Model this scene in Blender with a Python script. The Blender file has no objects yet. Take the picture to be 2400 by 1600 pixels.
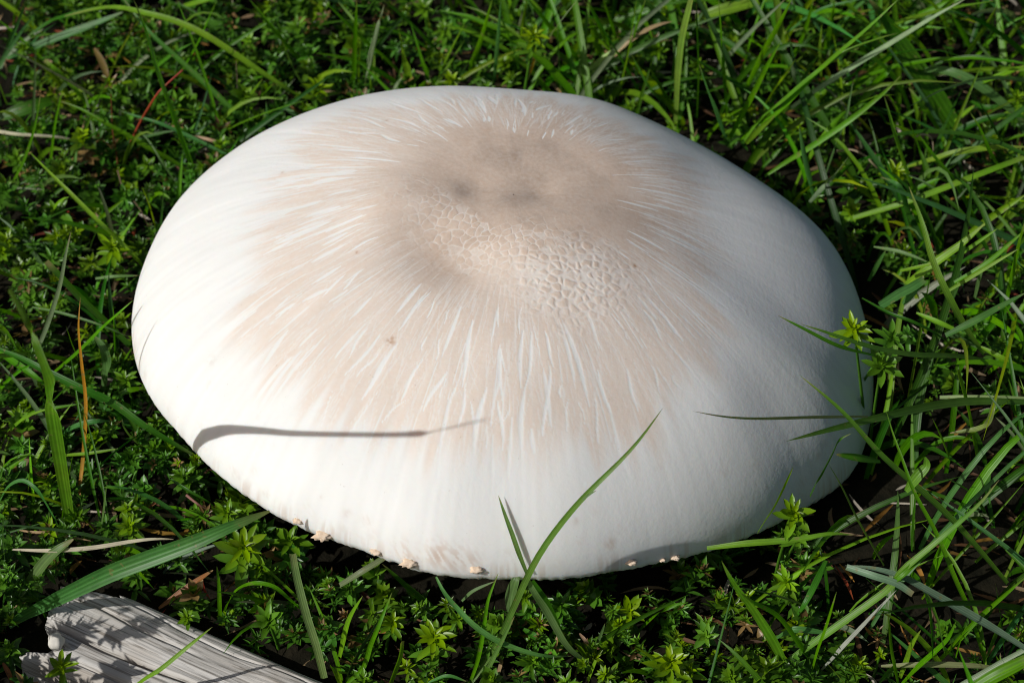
import bpy, bmesh, math, random
import numpy as np
from mathutils import Vector, Matrix, Quaternion
from mathutils.bvhtree import BVHTree

rng = np.random.default_rng(7)
random.seed(7)
scene = bpy.context.scene
COL = scene.collection

# ------------------------------------------------------------------ camera
LIFT = 0.004                       # the cap stands this much higher over the soil
ELEV = math.radians(45)
DIST = 0.64
FOCAL = 85 / 36 * 2400             # focal length in photo pixels (2400 wide)
FWD = np.array([0, math.cos(ELEV), -math.sin(ELEV)])
RIGHT = np.array([1.0, 0, 0])
UP = np.cross(RIGHT, FWD)
CAM = np.array([0.001, -0.012, 0.03 + LIFT]) - FWD * DIST
cd = bpy.data.cameras.new('camera')
cam = bpy.data.objects.new('camera', cd)
COL.objects.link(cam)
cam.location = CAM
cam.rotation_euler = (math.pi / 2 - ELEV, 0, 0)
cd.sensor_width = 36
cd.lens = 85
cd.clip_start = 0.01
cd.clip_end = 200
cd.dof.use_dof = True
cd.dof.focus_distance = 0.60
cd.dof.aperture_fstop = 25
scene.camera = cam

# ------------------------------------------------------------------ light
SUN_AZ = 27                        # degrees the sun stands in front of due left
SUN_EL = 40
a_, e_ = math.radians(SUN_AZ), math.radians(SUN_EL)
SUN = np.array([-math.cos(e_) * math.cos(a_), -math.cos(e_) * math.sin(a_), math.sin(e_)])
world = bpy.data.worlds.new('World')
scene.world = world
world.use_nodes = True
wn = world.node_tree
sky = wn.nodes.new('ShaderNodeTexSky')
sky.sky_type = 'NISHITA'
sky.sun_disc = False
sky.dust_density = 3.5
sky.air_density = 0.8
sky.sun_elevation = e_
sky.sun_rotation = math.atan2(SUN[0], SUN[1])
bg = wn.nodes['Background']
wn.links.new(sky.outputs[0], bg.inputs[0])
bg.inputs[1].default_value = 0.05
sl = bpy.data.lights.new('sun', 'SUN')
sl.energy = 3.6
sl.angle = math.radians(0.53)
sl.color = (1.0, 0.975, 0.935)
so = bpy.data.objects.new('sun', sl)
COL.objects.link(so)
so.rotation_euler = Vector(SUN).to_track_quat('Z', 'Y').to_euler()
scene.view_settings.view_transform = 'Standard'
scene.view_settings.look = 'None'
scene.view_settings.gamma = 1
scene.view_settings.use_curve_mapping = False
scene.view_settings.exposure = -0.15
scene.cycles.use_denoising = True
scene.cycles.max_bounces = 8
scene.cycles.filter_width = 1.1
scene.cycles.transparent_max_bounces = 4

# ------------------------------------------------------------------ helpers
def tag(o, label=None, cat=None, group=None, kind=None):
    if label: o['label'] = label
    if cat: o['category'] = cat
    if group: o['group'] = group
    if kind: o['kind'] = kind
    return o

def mesh_from(name, V, Fq, mat, smooth=True, uv=None, colattr=None, data_only=False):
    """verts (n,3), faces (m,4) or (m,3) -> mesh; per-vertex uv and colour attributes"""
    me = bpy.data.meshes.new(name)
    V = np.ascontiguousarray(V, dtype=np.float32); Fq = np.ascontiguousarray(Fq, dtype=np.int32)
    k = Fq.shape[1]
    me.vertices.add(len(V)); me.vertices.foreach_set('co', V.ravel())
    me.loops.add(Fq.size); me.loops.foreach_set('vertex_index', Fq.ravel())
    me.polygons.add(len(Fq))
    me.polygons.foreach_set('loop_start', np.arange(0, Fq.size, k, dtype=np.int32))
    me.polygons.foreach_set('use_smooth', np.full(len(Fq), smooth))
    me.update(calc_edges=True)
    if uv is not None:
        l = me.uv_layers.new(name='uv')
        l.data.foreach_set('uv', np.ascontiguousarray(uv[Fq.ravel()], dtype=np.float32).ravel())
    if colattr is not None:
        c = me.color_attributes.new('tint', 'FLOAT_COLOR', 'POINT')
        c.data.foreach_set('color', np.ascontiguousarray(colattr, dtype=np.float32).ravel())
    if mat: me.materials.append(mat)
    if data_only: return me
    o = bpy.data.objects.new(name, me)
    COL.objects.link(o)
    return o

def empty(name, loc=(0, 0, 0)):
    o = bpy.data.objects.new(name, None)
    o.empty_display_size = 0.01
    o.location = loc
    COL.objects.link(o)
    return o

def ss(a, b, x):
    t = np.clip((x - a) / (b - a), 0, 1)
    return t * t * (3 - 2 * t)

_tab = rng.random((256, 256))
def vnoise(x, y, px=0):
    """2-D value noise in 0..1; x wraps with integer period px when given"""
    xi = np.floor(x).astype(int); yi = np.floor(y).astype(int)
    fx = x - xi; fy = y - yi
    fx = fx * fx * (3 - 2 * fx); fy = fy * fy * (3 - 2 * fy)
    w = (lambda q: q % px) if px else (lambda q: q)
    a = _tab[w(xi) % 256, yi % 256]; b = _tab[w(xi + 1) % 256, yi % 256]
    c = _tab[w(xi) % 256, (yi + 1) % 256]; d = _tab[w(xi + 1) % 256, (yi + 1) % 256]
    return (a * (1 - fx) + b * fx) * (1 - fy) + (c * (1 - fx) + d * fx) * fy

def fbm(x, y, o=4):
    v = 0; s = 0
    for k in range(o):
        v = v + vnoise(x * 2 ** k + 17 * k, y * 2 ** k + 5 * k) / 2 ** k; s += 1 / 2 ** k
    return v / s

# photo pixel <-> world
KZ = 800 / 2323
TILE = [(0, 0), (800, 0), (1600, 0), (0, 530), (800, 530), (1600, 530), (0, 1060), (800, 1060), (1600, 1060)]
def tpx(t, x, y):
    return TILE[t][0] + x * KZ, TILE[t][1] + y * KZ

def ray(px, py):
    d = FWD * FOCAL + RIGHT * (px - 1200) - UP * (py - 800)
    return d / np.linalg.norm(d)

def at(px, py, z):
    """the point at height z (metres) seen at this pixel"""
    d = ray(px, py)
    return CAM + d * ((z - CAM[2]) / d[2])

def proj(P):
    v = P - CAM; z = v @ FWD
    return np.stack([1200 + FOCAL * (v @ RIGHT) / z, 800 - FOCAL * (v @ UP) / z], -1)

# ------------------------------------------------------------------ materials
def new_mat(name):
    m = bpy.data.materials.new(name); m.use_nodes = True
    nt = m.node_tree
    for n in list(nt.nodes): nt.nodes.remove(n)
    return m, nt, nt.nodes.new('ShaderNodeOutputMaterial')

def N(nt, typ, **kw):
    n = nt.nodes.new(typ)
    for k, v in kw.items():
        if k.startswith('_'): setattr(n, k[1:], v)
        else: n.inputs[k].default_value = v
    return n

def mixc(nt, fac, a, b, mode='MIX'):
    n = nt.nodes.new('ShaderNodeMix'); n.data_type = 'RGBA'; n.blend_type = mode
    for s, v in ((0, fac), (6, a), (7, b)):
        if hasattr(v, 'links'): nt.links.new(v, n.inputs[s])
        else: n.inputs[s].default_value = v if s == 0 else (*v, 1)[:4]
    return n.outputs[2]

def math_(nt, op, a, b=0.0, c=0.0):
    n = nt.nodes.new('ShaderNodeMath'); n.operation = op
    for s, v in enumerate((a, b, c)):
        if hasattr(v, 'links'): nt.links.new(v, n.inputs[s])
        else: n.inputs[s].default_value = v
    return n.outputs[0]

def ramp(nt, fac, stops):
    n = nt.nodes.new('ShaderNodeValToRGB')
    e = n.color_ramp.elements
    while len(e) < len(stops): e.new(0.5)
    for i, (p, c) in enumerate(stops):
        e[i].position = p; e[i].color = (*c, 1)
    nt.links.new(fac, n.inputs[0])
    return n.outputs[0]

def cap_material():
    m, nt, out = new_mat('mushroom_skin')
    at_ = N(nt, 'ShaderNodeAttribute', _attribute_name='tint')
    sep = nt.nodes.new('ShaderNodeSeparateColor'); nt.links.new(at_.outputs['Color'], sep.inputs[0])
    tc = N(nt, 'ShaderNodeTexCoord')
    n1 = N(nt, 'ShaderNodeTexNoise', Scale=900.0, Detail=3.0); nt.links.new(tc.outputs['Object'], n1.inputs['Vector'])
    n2 = N(nt, 'ShaderNodeTexNoise', Scale=70.0, Detail=4.0); nt.links.new(tc.outputs['Object'], n2.inputs['Vector'])
    tan = ramp(nt, sep.outputs[1], [(0.0, (0.765, 0.657, 0.562)), (0.5, (0.60, 0.465, 0.365)), (1.0, (0.345, 0.26, 0.20))])
    white = mixc(nt, n2.outputs[0], (0.79, 0.795, 0.765), (0.85, 0.855, 0.835))
    skin = math_(nt, 'MULTIPLY', sep.outputs[0], math_(nt, 'MULTIPLY_ADD', n1.outputs[0], 0.5, 0.75))
    c = mixc(nt, skin, white, tan)
    c = mixc(nt, sep.outputs[2], c, (0.46, 0.27, 0.15))
    fibre = math_(nt, 'MULTIPLY_ADD', at_.outputs['Alpha'], 0.09, 0.955)
    fb = N(nt, 'ShaderNodeCombineXYZ')
    for k in range(3): nt.links.new(fibre, fb.inputs[k])
    c = mixc(nt, 1.0, c, fb.outputs[0], 'MULTIPLY')
    fl = math_(nt, 'GREATER_THAN', n1.outputs[0], 0.74)
    c = mixc(nt, math_(nt, 'MULTIPLY', fl, 0.25), c, (0.42, 0.36, 0.31))
    b = N(nt, 'ShaderNodeBump', Strength=0.14, Distance=0.0005); nt.links.new(n1.outputs[0], b.inputs['Height'])
    p = N(nt, 'ShaderNodeBsdfPrincipled', Roughness=0.62)
    p.inputs['Specular IOR Level'].default_value = 0.28
    p.inputs['Subsurface Weight'].default_value = 0.45
    p.inputs['Subsurface Radius'].default_value = (1.0, 0.7, 0.5)
    p.inputs['Subsurface Scale'].default_value = 0.004
    nt.links.new(c, p.inputs['Base Color']); nt.links.new(b.outputs[0], p.inputs['Normal'])
    nt.links.new(p.outputs[0], out.inputs[0])
    return m

def leaf_material(name, from_attr, stripes=True, gloss=0.42, trans=0.36):
    """colour from the object's own colour, or from the tint attribute of a merged mass"""
    m, nt, out = new_mat(name)
    if from_attr:
        col = N(nt, 'ShaderNodeAttribute', _attribute_name='tint').outputs['Color']
    else:
        col = N(nt, 'ShaderNodeObjectInfo').outputs['Color']
    uv = N(nt, 'ShaderNodeUVMap', _uv_map='uv')
    sp = nt.nodes.new('ShaderNodeSeparateXYZ'); nt.links.new(uv.outputs[0], sp.inputs[0])
    tc = N(nt, 'ShaderNodeTexCoord')
    nz = N(nt, 'ShaderNodeTexNoise', Scale=260.0, Detail=3.0); nt.links.new(tc.outputs['Object'], nz.inputs['Vector'])
    n3 = N(nt, 'ShaderNodeTexNoise', Scale=45.0, Detail=2.0); nt.links.new(tc.outputs['Object'], n3.inputs['Vector'])
    k = math_(nt, 'MULTIPLY_ADD', nz.outputs[0], 0.7, 0.65)
    if stripes:
        s = math_(nt, 'SINE', math_(nt, 'MULTIPLY', sp.outputs[0], 25.0))
        k = math_(nt, 'MULTIPLY', k, math_(nt, 'MULTIPLY_ADD', s, 0.14, 1.0))
        mid = math_(nt, 'LESS_THAN', math_(nt, 'ABSOLUTE', math_(nt, 'SUBTRACT', sp.outputs[0], 0.5)), 0.05)
        k = math_(nt, 'MULTIPLY_ADD', mid, 0.25, k)
    hs = N(nt, 'ShaderNodeHueSaturation', Saturation=1.1); nt.links.new(col, hs.inputs['Color'])
    nt.links.new(math_(nt, 'MULTIPLY_ADD', n3.outputs[0], 0.06, 0.47), hs.inputs['Hue'])
    nt.links.new(k, hs.inputs['Value'])
    c = hs.outputs[0]
    if not from_attr and stripes:                 # withered tips, more on some blades than on others
        rnd = N(nt, 'ShaderNodeObjectInfo').outputs['Random']
        mr = N(nt, 'ShaderNodeMapRange'); mr.inputs['From Min'].default_value = 0.86; mr.inputs['From Max'].default_value = 1.0
        nt.links.new(math_(nt, 'ADD', sp.outputs[1], math_(nt, 'MULTIPLY_ADD', nz.outputs[0], 0.12, -0.06)), mr.inputs[0])
        c = mixc(nt, math_(nt, 'MULTIPLY', mr.outputs[0], math_(nt, 'MULTIPLY', rnd, 0.85)), c, (0.30, 0.22, 0.10))
        sp_n = N(nt, 'ShaderNodeTexNoise', Scale=620.0, Detail=1.0); nt.links.new(tc.outputs['Object'], sp_n.inputs['Vector'])
        c = mixc(nt, math_(nt, 'MULTIPLY', math_(nt, 'GREATER_THAN', sp_n.outputs[0], 0.70), 0.5), c, (0.22, 0.19, 0.07))
    p = N(nt, 'ShaderNodeBsdfPrincipled', Roughness=gloss)
    p.inputs['Specular IOR Level'].default_value = 0.36
    nt.links.new(c, p.inputs['Base Color'])
    tr = N(nt, 'ShaderNodeBsdfTranslucent')
    tcol = mixc(nt, 1.0, c, (1.35, 1.45, 0.55), 'MULTIPLY')
    nt.links.new(tcol, tr.inputs[0])
    mx = N(nt, 'ShaderNodeMixShader', Fac=trans)
    nt.links.new(p.outputs[0], mx.inputs[1]); nt.links.new(tr.outputs[0], mx.inputs[2])
    if stripes:
        b = N(nt, 'ShaderNodeBump', Strength=0.14, Distance=0.0003); nt.links.new(s, b.inputs['Height'])
        nt.links.new(b.outputs[0], p.inputs['Normal'])
    nt.links.new(mx.outputs[0], out.inputs[0])
    return m

def plain_material(name, c1, c2, scale, rough=0.85, bump=0.4, dist=0.001, stretch=None):
    m, nt, out = new_mat(name)
    tc = N(nt, 'ShaderNodeTexCoord')
    v = tc.outputs['Object']
    if stretch:
        mp = N(nt, 'ShaderNodeMapping'); mp.inputs['Scale'].default_value = stretch
        nt.links.new(v, mp.inputs[0]); v = mp.outputs[0]
    nz = N(nt, 'ShaderNodeTexNoise', Scale=scale, Detail=5.0, Roughness=0.65); nt.links.new(v, nz.inputs['Vector'])
    c = ramp(nt, nz.outputs[0], [(0.3, c1), (0.7, c2)])
    b = N(nt, 'ShaderNodeBump', Strength=bump, Distance=dist); nt.links.new(nz.outputs[0], b.inputs['Height'])
    p = N(nt, 'ShaderNodeBsdfPrincipled', Roughness=rough); p.inputs['Specular IOR Level'].default_value = 0.12
    nt.links.new(c, p.inputs['Base Color']); nt.links.new(b.outputs[0], p.inputs['Normal'])
    nt.links.new(p.outputs[0], out.inputs[0])
    return m

M_CAP = cap_material()
M_BLADE = leaf_material('grass_leaf', False)
M_BLADES = leaf_material('grass_leaf_mass', True)
M_LEAF = leaf_material('bedstraw_leaf', False, stripes=False, gloss=0.36, trans=0.22)
M_LEAVES = leaf_material('bedstraw_leaf_mass', True, stripes=False, gloss=0.36, trans=0.22)
M_DRY = leaf_material('dry_straw', True, stripes=False, gloss=0.7, trans=0.1)
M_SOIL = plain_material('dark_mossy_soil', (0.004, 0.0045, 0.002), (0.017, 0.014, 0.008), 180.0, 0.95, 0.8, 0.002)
M_CRUMB = plain_material('cream_veil_crumb', (0.70, 0.52, 0.36), (0.84, 0.70, 0.55), 700.0, 0.8, 0.5, 0.0004)
M_STIPE = plain_material('pale_stipe', (0.62, 0.58, 0.50), (0.78, 0.75, 0.68), 120.0, 0.7, 0.3, 0.0006, (1, 1, 0.2))
M_GILL = plain_material('pinkish_gill', (0.35, 0.25, 0.20), (0.48, 0.36, 0.30), 300.0, 0.8, 0.1)
# ------------------------------------------------------------------ ground
def build_ground():
    # one sheet: fine and bumpy under the camera, coarse out to the horizon
    c = np.concatenate([[-60, -20, -6, -2, -0.8], np.linspace(-0.4, 0.4, 161), [0.8, 2, 6, 20, 60]])
    X, Y = np.meshgrid(c, c + 0.03, indexing='ij')
    Z = (fbm(X * 40 + 100, Y * 40 + 100, 4) - 0.5) * 0.010 * (np.abs(X) < 0.5) * (np.abs(Y) < 0.5)
    V = np.stack([X, Y, Z], -1).reshape(-1, 3)
    n = len(c); I, J = np.meshgrid(np.arange(n - 1), np.arange(n - 1), indexing='ij')
    a = (I * n + J).ravel()
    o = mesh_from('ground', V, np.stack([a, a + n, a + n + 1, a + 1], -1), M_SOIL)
    tag(o, 'dark mossy soil under the grass and the mushroom', kind='structure')
build_ground()

# ------------------------------------------------------------------ mushroom
CP = [0.095532, -0.000941, 0.002785, 0.00628, -0.000558, 0.001175, 0.003189, 0.017834, -0.010339, -0.004261, -0.005069, 0.000253,
      0.06347, 2.397831, 0.576473, 0.001399, 0.010665]
RIMDEV = np.array([-100, -101, -91, -76, -46, 2, 53, 120, 110, 61, -57, -100, -147, -151, -144, -132, -111, -82, -16, 27, 82, 128, 167,
  216, 233, 212, 164, 117, 68, 12, 16, -2, -27, -32, -46, -73, -47, -45, -49, -48, -68, -59, -60, -57, -65, -82, -43, 1, 15, -2, 17, 38,
  46, -1, -34, -48, -47, -26, -22, -2, 41, 24, 37, 43, 40, 30, -4, -50, -114, -122, -106, -90, -74, -49, -52, -81, -40, -10, -9, -52,
  -83, -97, -99, -105, -5, 142, 141, 113, 74, 25, -8, -6, 27, 20, -16, -77, -99, -119, -150, -130, -124, -108, -100, -94, -96, -81, -62,
  -75, -98, -120, -76, 34, 112, 88, 104, 67, -16, -61, -84, -88]) * 1e-5
_k = np.array([1, 2, 3, 2, 1]) / 9.0
RIMDEV = np.convolve(np.concatenate([RIMDEV[-2:], RIMDEV, RIMDEV[:2]]), _k, 'valid')

def fourier(c, t):
    v = np.full_like(t, c[0])
    for k in range(1, (len(c) + 1) // 2):
        v = v + c[2 * k - 1] * np.cos(k * t) + c[2 * k] * np.sin(k * t)
    return v

def cap_base(T, Rr):
    R = fourier(CP[0:7], T) + np.interp(T, np.arange(120) * math.radians(3), RIMDEV, period=2 * math.pi)
    zr = fourier(CP[7:12], T)
    f = (1 - Rr ** CP[13]) ** CP[14]
    z = zr + (CP[12] - zr) * f + LIFT
    return np.stack([R * Rr * np.cos(T) + CP[15] * (1 - Rr ** 2), R * Rr * np.sin(T) + CP[16] * (1 - Rr ** 2), z], -1)

NT, NR = 1260, 440
th = np.linspace(0, 2 * math.pi, NT, endpoint=False)
rho = np.concatenate([np.linspace(0.002, 0.86, 370), 0.86 + 0.14 * np.sin(np.linspace(0, math.pi / 2, NR - 369))[1:]])
CT, CR = np.meshgrid(th, rho, indexing='ij')
CS = cap_base(CT, CR)                        # (NT, NR, 3)
# camera-side lookup from photo pixel to cap position
_sub = CS[::4, ::3]; _q = proj(_sub.reshape(-1, 3)); _dep = (_sub.reshape(-1, 3) - CAM) @ FWD
def cap_at(px, py):
    d = np.hypot(_q[:, 0] - px, _q[:, 1] - py)
    c = np.where(d < max(9, d.min() * 1.3))[0]
    i = c[_dep[c].argmin()]
    return _sub.reshape(-1, 3)[i], CT[::4, ::3].ravel()[i], CR[::4, ::3].ravel()[i]
def cap_d(x, y):                              # pixel of the 2352-wide view
    return cap_at(x * 2400 / 2352, y * 2400 / 2352)

FX, FY = CS[..., 0], CS[..., 1]               # plan coordinates, metres
dz = np.zeros((NT, NR))
def dent(x, y, r, depth, sx=1.0, ang=0.0):
    p = cap_d(x, y)[0]
    dx, dy = FX - p[0], FY - p[1]
    u = dx * math.cos(ang) + dy * math.sin(ang); v = -dx * math.sin(ang) + dy * math.cos(ang)
    return -depth * np.exp(-((u / (r * sx)) ** 2 + (v / r) ** 2))
dz += dent(1165, 425, 0.012, 0.0016)          # shallow dish in the middle
dz += dent(1085, 415, 0.0045, 0.0009)
dz += dent(1235, 420, 0.0045, 0.0008)
dz += dent(1160, 455, 0.005, -0.0006)
dz += dent(1030, 570, 0.011, 0.0034, 1.5, math.radians(-40))   # soft hollow below left of the centre
dz += dent(890, 470, 0.012, -0.0018)
dz += dent(1290, 560, 0.016, -0.0012)
dz += dent(1745, 530, 0.033, 0.0080, 1.5, math.radians(-53))    # hollow on the shaded shoulder
dz += dent(1480, 330, 0.018, -0.0015)
dz += (fbm(FX * 36 + 30, FY * 36 + 30, 2) - 0.5) * 0.0016 * ss(1.0, 0.8, CR)

_ang = np.exp(-(((np.degrees(CT) - 42 + 180) % 360 - 180) / 30) ** 2)
dz -= 0.0024 * _ang * ss(0.28, 0.70, CR) * ss(1.0, 0.75, CR)
# skin pigment: how far the tan skin reaches in each direction
edge_px = [(545, 745), (560, 610), (610, 450), (650, 350), (760, 270), (900, 235), (1080, 212), (1250, 212), (1400, 245), (1540, 310), (1630, 420),
           (1625, 560), (1640, 690), (1620, 800), (1550, 930), (1480, 1020), (1250, 1055), (1100, 1055), (960, 1035), (800, 965), (690, 905), (600, 830)]
ed = [cap_d(x, y) for x, y in edge_px]
et = np.array([e[1] for e in ed]); er = np.array([e[2] for e in ed]); k_ = et.argsort()
EDGE = np.interp(CT, et[k_], er[k_], period=2 * math.pi)
fib = vnoise(CT / (2 * math.pi) * 230, CR * 5 + 3, 230) * 0.5 + vnoise(CT / (2 * math.pi) * 90, CR * 3, 90) * 0.5
fib2 = vnoise(CT / (2 * math.pi) * 620, CR * 16 + 9, 620)
skin = ss(0.065, -0.055, CR - EDGE + 0.005 + (fib - 0.5) * 0.18)
lt = ss(-0.5, 1.0, np.cos(CT - math.radians(185)))           # the skin is paler and more broken on the left
skin *= (1 - 0.08 * ss(0.3, 0.7, CR)) * (0.90 + (0.2 * (fib2 - 0.5) + 0.12 * (fib - 0.5)) * ss(0.22, 0.42, CR))
rc = np.hypot((FX - cap_d(1205, 425)[0][0]) * 0.95, FY - cap_d(1205, 425)[0][1])
mot = fbm(FX * 160 + 50, FY * 160 + 50, 3)
deep = ss(0.062, -0.004, rc + (fbm(FX * 55 + 80, FY * 55 + 80, 2) - 0.5) * 0.022) * 0.64 + 0.14 * ss(0.35, 0.7, mot) * ss(0.06, 0.02, rc)
for x, y, r, s in [(1085, 415, 0.0045, 0.2), (1240, 420, 0.005, 0.2), (1185, 320, 0.008, 0.30), (1060, 575, 0.009, 0.15), (940, 530, 0.008, 0.1)]:  # darker skin blotches, with shade of the dips and hollow put into the colour
    p = cap_d(x, y)[0]
    deep += s * np.exp(-(((FX - p[0]) ** 2 + (FY - p[1]) ** 2) / r ** 2)) * (0.5 + mot)

crack = np.zeros((NT, NR)); relief = np.zeros((NT, NR))
def cut(P0, P1, w, wave=0.0, depth=0.00006, strength=1.0):
    """a lens-shaped split of the skin from (theta, rho) to (theta, rho); w = half width in metres"""
    t0, r0 = P0; t1, r1 = P1
    t1 = t0 + (t1 - t0 + math.pi) % (2 * math.pi) - math.pi
    if r1 < r0: t0, r0, t1, r1 = t1, r1, t0, r0
    if r1 - r0 < 0.006: return
    j0, j1 = np.searchsorted(rho, r0), min(np.searchsorted(rho, r1), NR - 1)
    if j1 - j0 < 2: return
    rr = rho[j0:j1]; u = (rr - r0) / (r1 - r0)
    tc = t0 + (t1 - t0) * u + wave * np.sin(u * 5 + t0 * 40)
    hw = w * np.sin(np.pi * np.clip(u, 0, 1)) ** 0.75 / (0.098 * rr)      # half width in radians
    m = int(np.ceil((hw.max() * 1.6 + abs(t1 - t0) / 2 + abs(wave)) / (2 * math.pi) * NT)) + 2
    ic = int(round((t0 + t1) / 2 / (2 * math.pi) * NT))
    ii = np.arange(ic - m, ic + m + 1)
    d = np.abs(ii[:, None] / NT * 2 * math.pi - tc[None]) / np.maximum(hw, 1e-5)[None]
    v = ss(1.25, 0.55, d) * strength
    lip = ss(1.9, 1.2, d) * ss(0.7, 1.2, d)
    ix = np.ix_(ii % NT, np.arange(j0, j1))
    crack[ix] = np.maximum(crack[ix], v)
    relief[ix] += -depth * v * (1 - 0.5 * np.clip(-relief[ix] / depth, 0, 1)) + depth * 0.2 * lip

def cut_px(t, a, b, w):
    pa, pb = cap_at(*tpx(t, *a)), cap_at(*tpx(t, *b))
    cut((pa[1], pa[2]), (pb[1], pb[2]), w * KZ / 8900 * 0.5, 0.006)

MAIN = [((605, 395), (370, 700), 26), ((395, 770), (120, 1170), 42), ((585, 710), (530, 830), 18), ((905, 600), (805, 1080), 36), ((700, 970), (560, 1250), 34),
        ((555, 870), (385, 1180), 24), ((1112, 820), (1035, 1170), 26), ((1240, 520), (1200, 720), 16), ((1232, 690), (1205, 1100), 32), ((1305, 680), (1268, 1120), 26),
        ((1385, 690), (1440, 940), 24), ((1425, 920), (1375, 1450), 32), ((1510, 600), (1690, 1220), 40), ((980, 1080), (900, 1540), 42), ((1245, 1060), (1215, 1560), 40),
        ((1085, 1180), (1080, 1520), 26), ((1740, 940), (1840, 1300), 24), ((1860, 570), (1960, 760), 18), ((1930, 950), (2040, 1260), 28), ((765, 1090), (650, 1540), 28),
        ((1505, 1060), (1490, 1160), 16), ((860, 1060), (780, 1400), 22), ((640, 460), (560, 620), 14), ((740, 540), (690, 640), 14), ((280, 700), (20, 1010), 26),
        ((190, 660), (30, 880), 22), ((250, 60), (20, 160), 20), ((120, 300), (0, 420), 20), ((440, 1170), (260, 1330), 18), ((240, 840), (90, 1040), 18),
        ((690, 740), (640, 900), 16), ((1160, 1200), (1120, 1350), 14), ((1640, 1180), (1650, 1330), 14), ((1720, 1150), (1780, 1490), 22), ((2030, 240), (2180, 450), 20),
        ((2040, 520), (2190, 740), 24), ((2200, 560), (2323, 760), 24), ((1540, 1150), (1510, 1400), 18), ((2100, 900), (2180, 1120), 20), ((2240, 980), (2323, 1100), 16)]
for a, b, w in MAIN: cut_px(4, a, b, w)
for a, b, w in [((410, 950), (260, 900), 26), ((230, 900), (20, 880), 18), ((320, 850), (80, 780), 24), ((530, 850), (300, 770), 20), ((540, 760), (300, 680), 24),
                ((600, 820), (500, 760), 18), ((690, 740), (500, 640), 22), ((790, 690), (720, 645), 26), ((800, 740), (640, 640), 16), ((1000, 740), (905, 630), 44),
                ((1065, 690), (1010, 625), 50), ((1250, 750), (1215, 640), 36), ((1330, 710), (1415, 665), 40), ((1790, 880), (1960, 870), 18), ((1700, 800), (1830, 755), 14)]:
    cut_px(1, a, b, w)
for k in range(400):
    t = rng.random() * 2 * math.pi
    e = float(np.interp(t, et[k_], er[k_], period=2 * math.pi))
    left = math.cos(t - math.radians(190)); front = math.cos(t - math.radians(265)); right = math.cos(t - math.radians(0)); back = math.cos(t - math.radians(90))
    r0 = e * (0.50 + 0.5 * rng.random()) - 0.02
    L = 0.06 + 0.20 * rng.random() ** 1.4
    w = 0.00018 + 0.00055 * rng.random() ** 2.2
    if front > 0.75 and rng.random() < 0.62: continue
    if right > 0.5:
        if rng.random() < 0.45: continue
        w *= 0.6; L *= 1.2
    if back > 0.6:
        L *= 0.6; w *= 0.8
        if rng.random() < 0.45: continue
    if left > 0.6 and rng.random() < 0.8: w *= 1.25
    slant = rng.normal(0, 0.018)
    cut((t, r0), (t + slant, min(r0 + L, 0.93)), w, 0.0015, 0.00004, 0.88 + 0.12 * rng.random())
# very fine radial fibres
for k in range(2300):
    t = rng.random() * 2 * math.pi
    e = float(np.interp(t, et[k_], er[k_], period=2 * math.pi))
    r0 = 0.32 + (e - 0.25) * rng.random()
    cut((t, r0), (t + rng.normal(0, 0.03), r0 + 0.04 + 0.11 * rng.random()), 0.00013 + 0.00012 * rng.random(), 0.0, 0.00002, 0.42)

# areas where the skin has broken into little raised plates
def plates(poly, seeds, gap, height, colour):
    P = np.array([cap_d(x, y)[0][:2] for x, y in poly]); c = P.mean(0)
    rad = np.hypot(*(P - c).T); an = np.arctan2(P[:, 1] - c[1], P[:, 0] - c[0]); o = an.argsort()
    dx, dy = FX - c[0], FY - c[1]
    R = np.interp(np.arctan2(dy, dx), an[o], rad[o], period=2 * math.pi)
    w = ss(1.3, 0.4, np.hypot(dx, dy) / R + (vnoise(FX * 500 + 90, FY * 500 + 90) - 0.5) * 0.5)
    sel = np.where(w > 0.01)
    S = []
    tries = 0
    mind = seeds
    while tries < 6000:
        tries += 1
        q = c + (rng.random(2) - 0.5) * 2.4 * rad.max()
        if all((q[0] - s[0]) ** 2 + (q[1] - s[1]) ** 2 > (mind * (0.55 + 0.95 * s[2])) ** 2 for s in S): S.append((q[0], q[1], rng.random()))
    S = np.array(S)
    x, y = FX[sel], FY[sel]
    wx = x + (vnoise(x * 700, y * 700) - 0.5) * mind * 0.7; wy = y + (vnoise(x * 700 + 60, y * 700 + 60) - 0.5) * mind * 0.7
    d1 = np.full(len(x), 9.0); d2 = d1.copy(); id1 = np.zeros(len(x), int)
    for i, s in enumerate(S):
        d = np.hypot(wx - s[0], (wy - s[1]) * 0.95)
        m = d < d1
        d2 = np.where(m, d1, np.minimum(d2, d)); id1 = np.where(m, i, id1); d1 = np.where(m, d, d1)
    e = d2 - d1
    knob = ss(gap * 0.4, gap * 2.1, e) * (0.35 + 0.65 * ss(0.0, 0.22, S[id1, 2]))
    dome = np.sqrt(np.clip(1 - (d1 / (mind * 0.75)) ** 2, 0, 1))
    hit = w[sel]
    crack[sel] = crack[sel] * (1 - hit) + hit * (1 - knob) * colour
    relief[sel] = relief[sel] * (1 - hit) + hit * height * (knob * (0.45 + 0.55 * dome) * (0.6 + 0.6 * S[id1, 2]) - 0.35)
plates([(880, 430), (960, 400), (1060, 450), (1140, 515), (1300, 515), (1450, 560), (1500, 640), (1440, 710), (1330, 735), (1200, 700), (1130, 620), (1000, 565), (910, 510)],
       0.0016, 0.00022, 0.00010, 0.42)
plates([(1150, 610), (1230, 560), (1330, 540), (1430, 570), (1470, 650), (1420, 725), (1320, 750), (1230, 725), (1180, 670)], 0.0017, 0.00052, 0.00017, 0.5)

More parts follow.
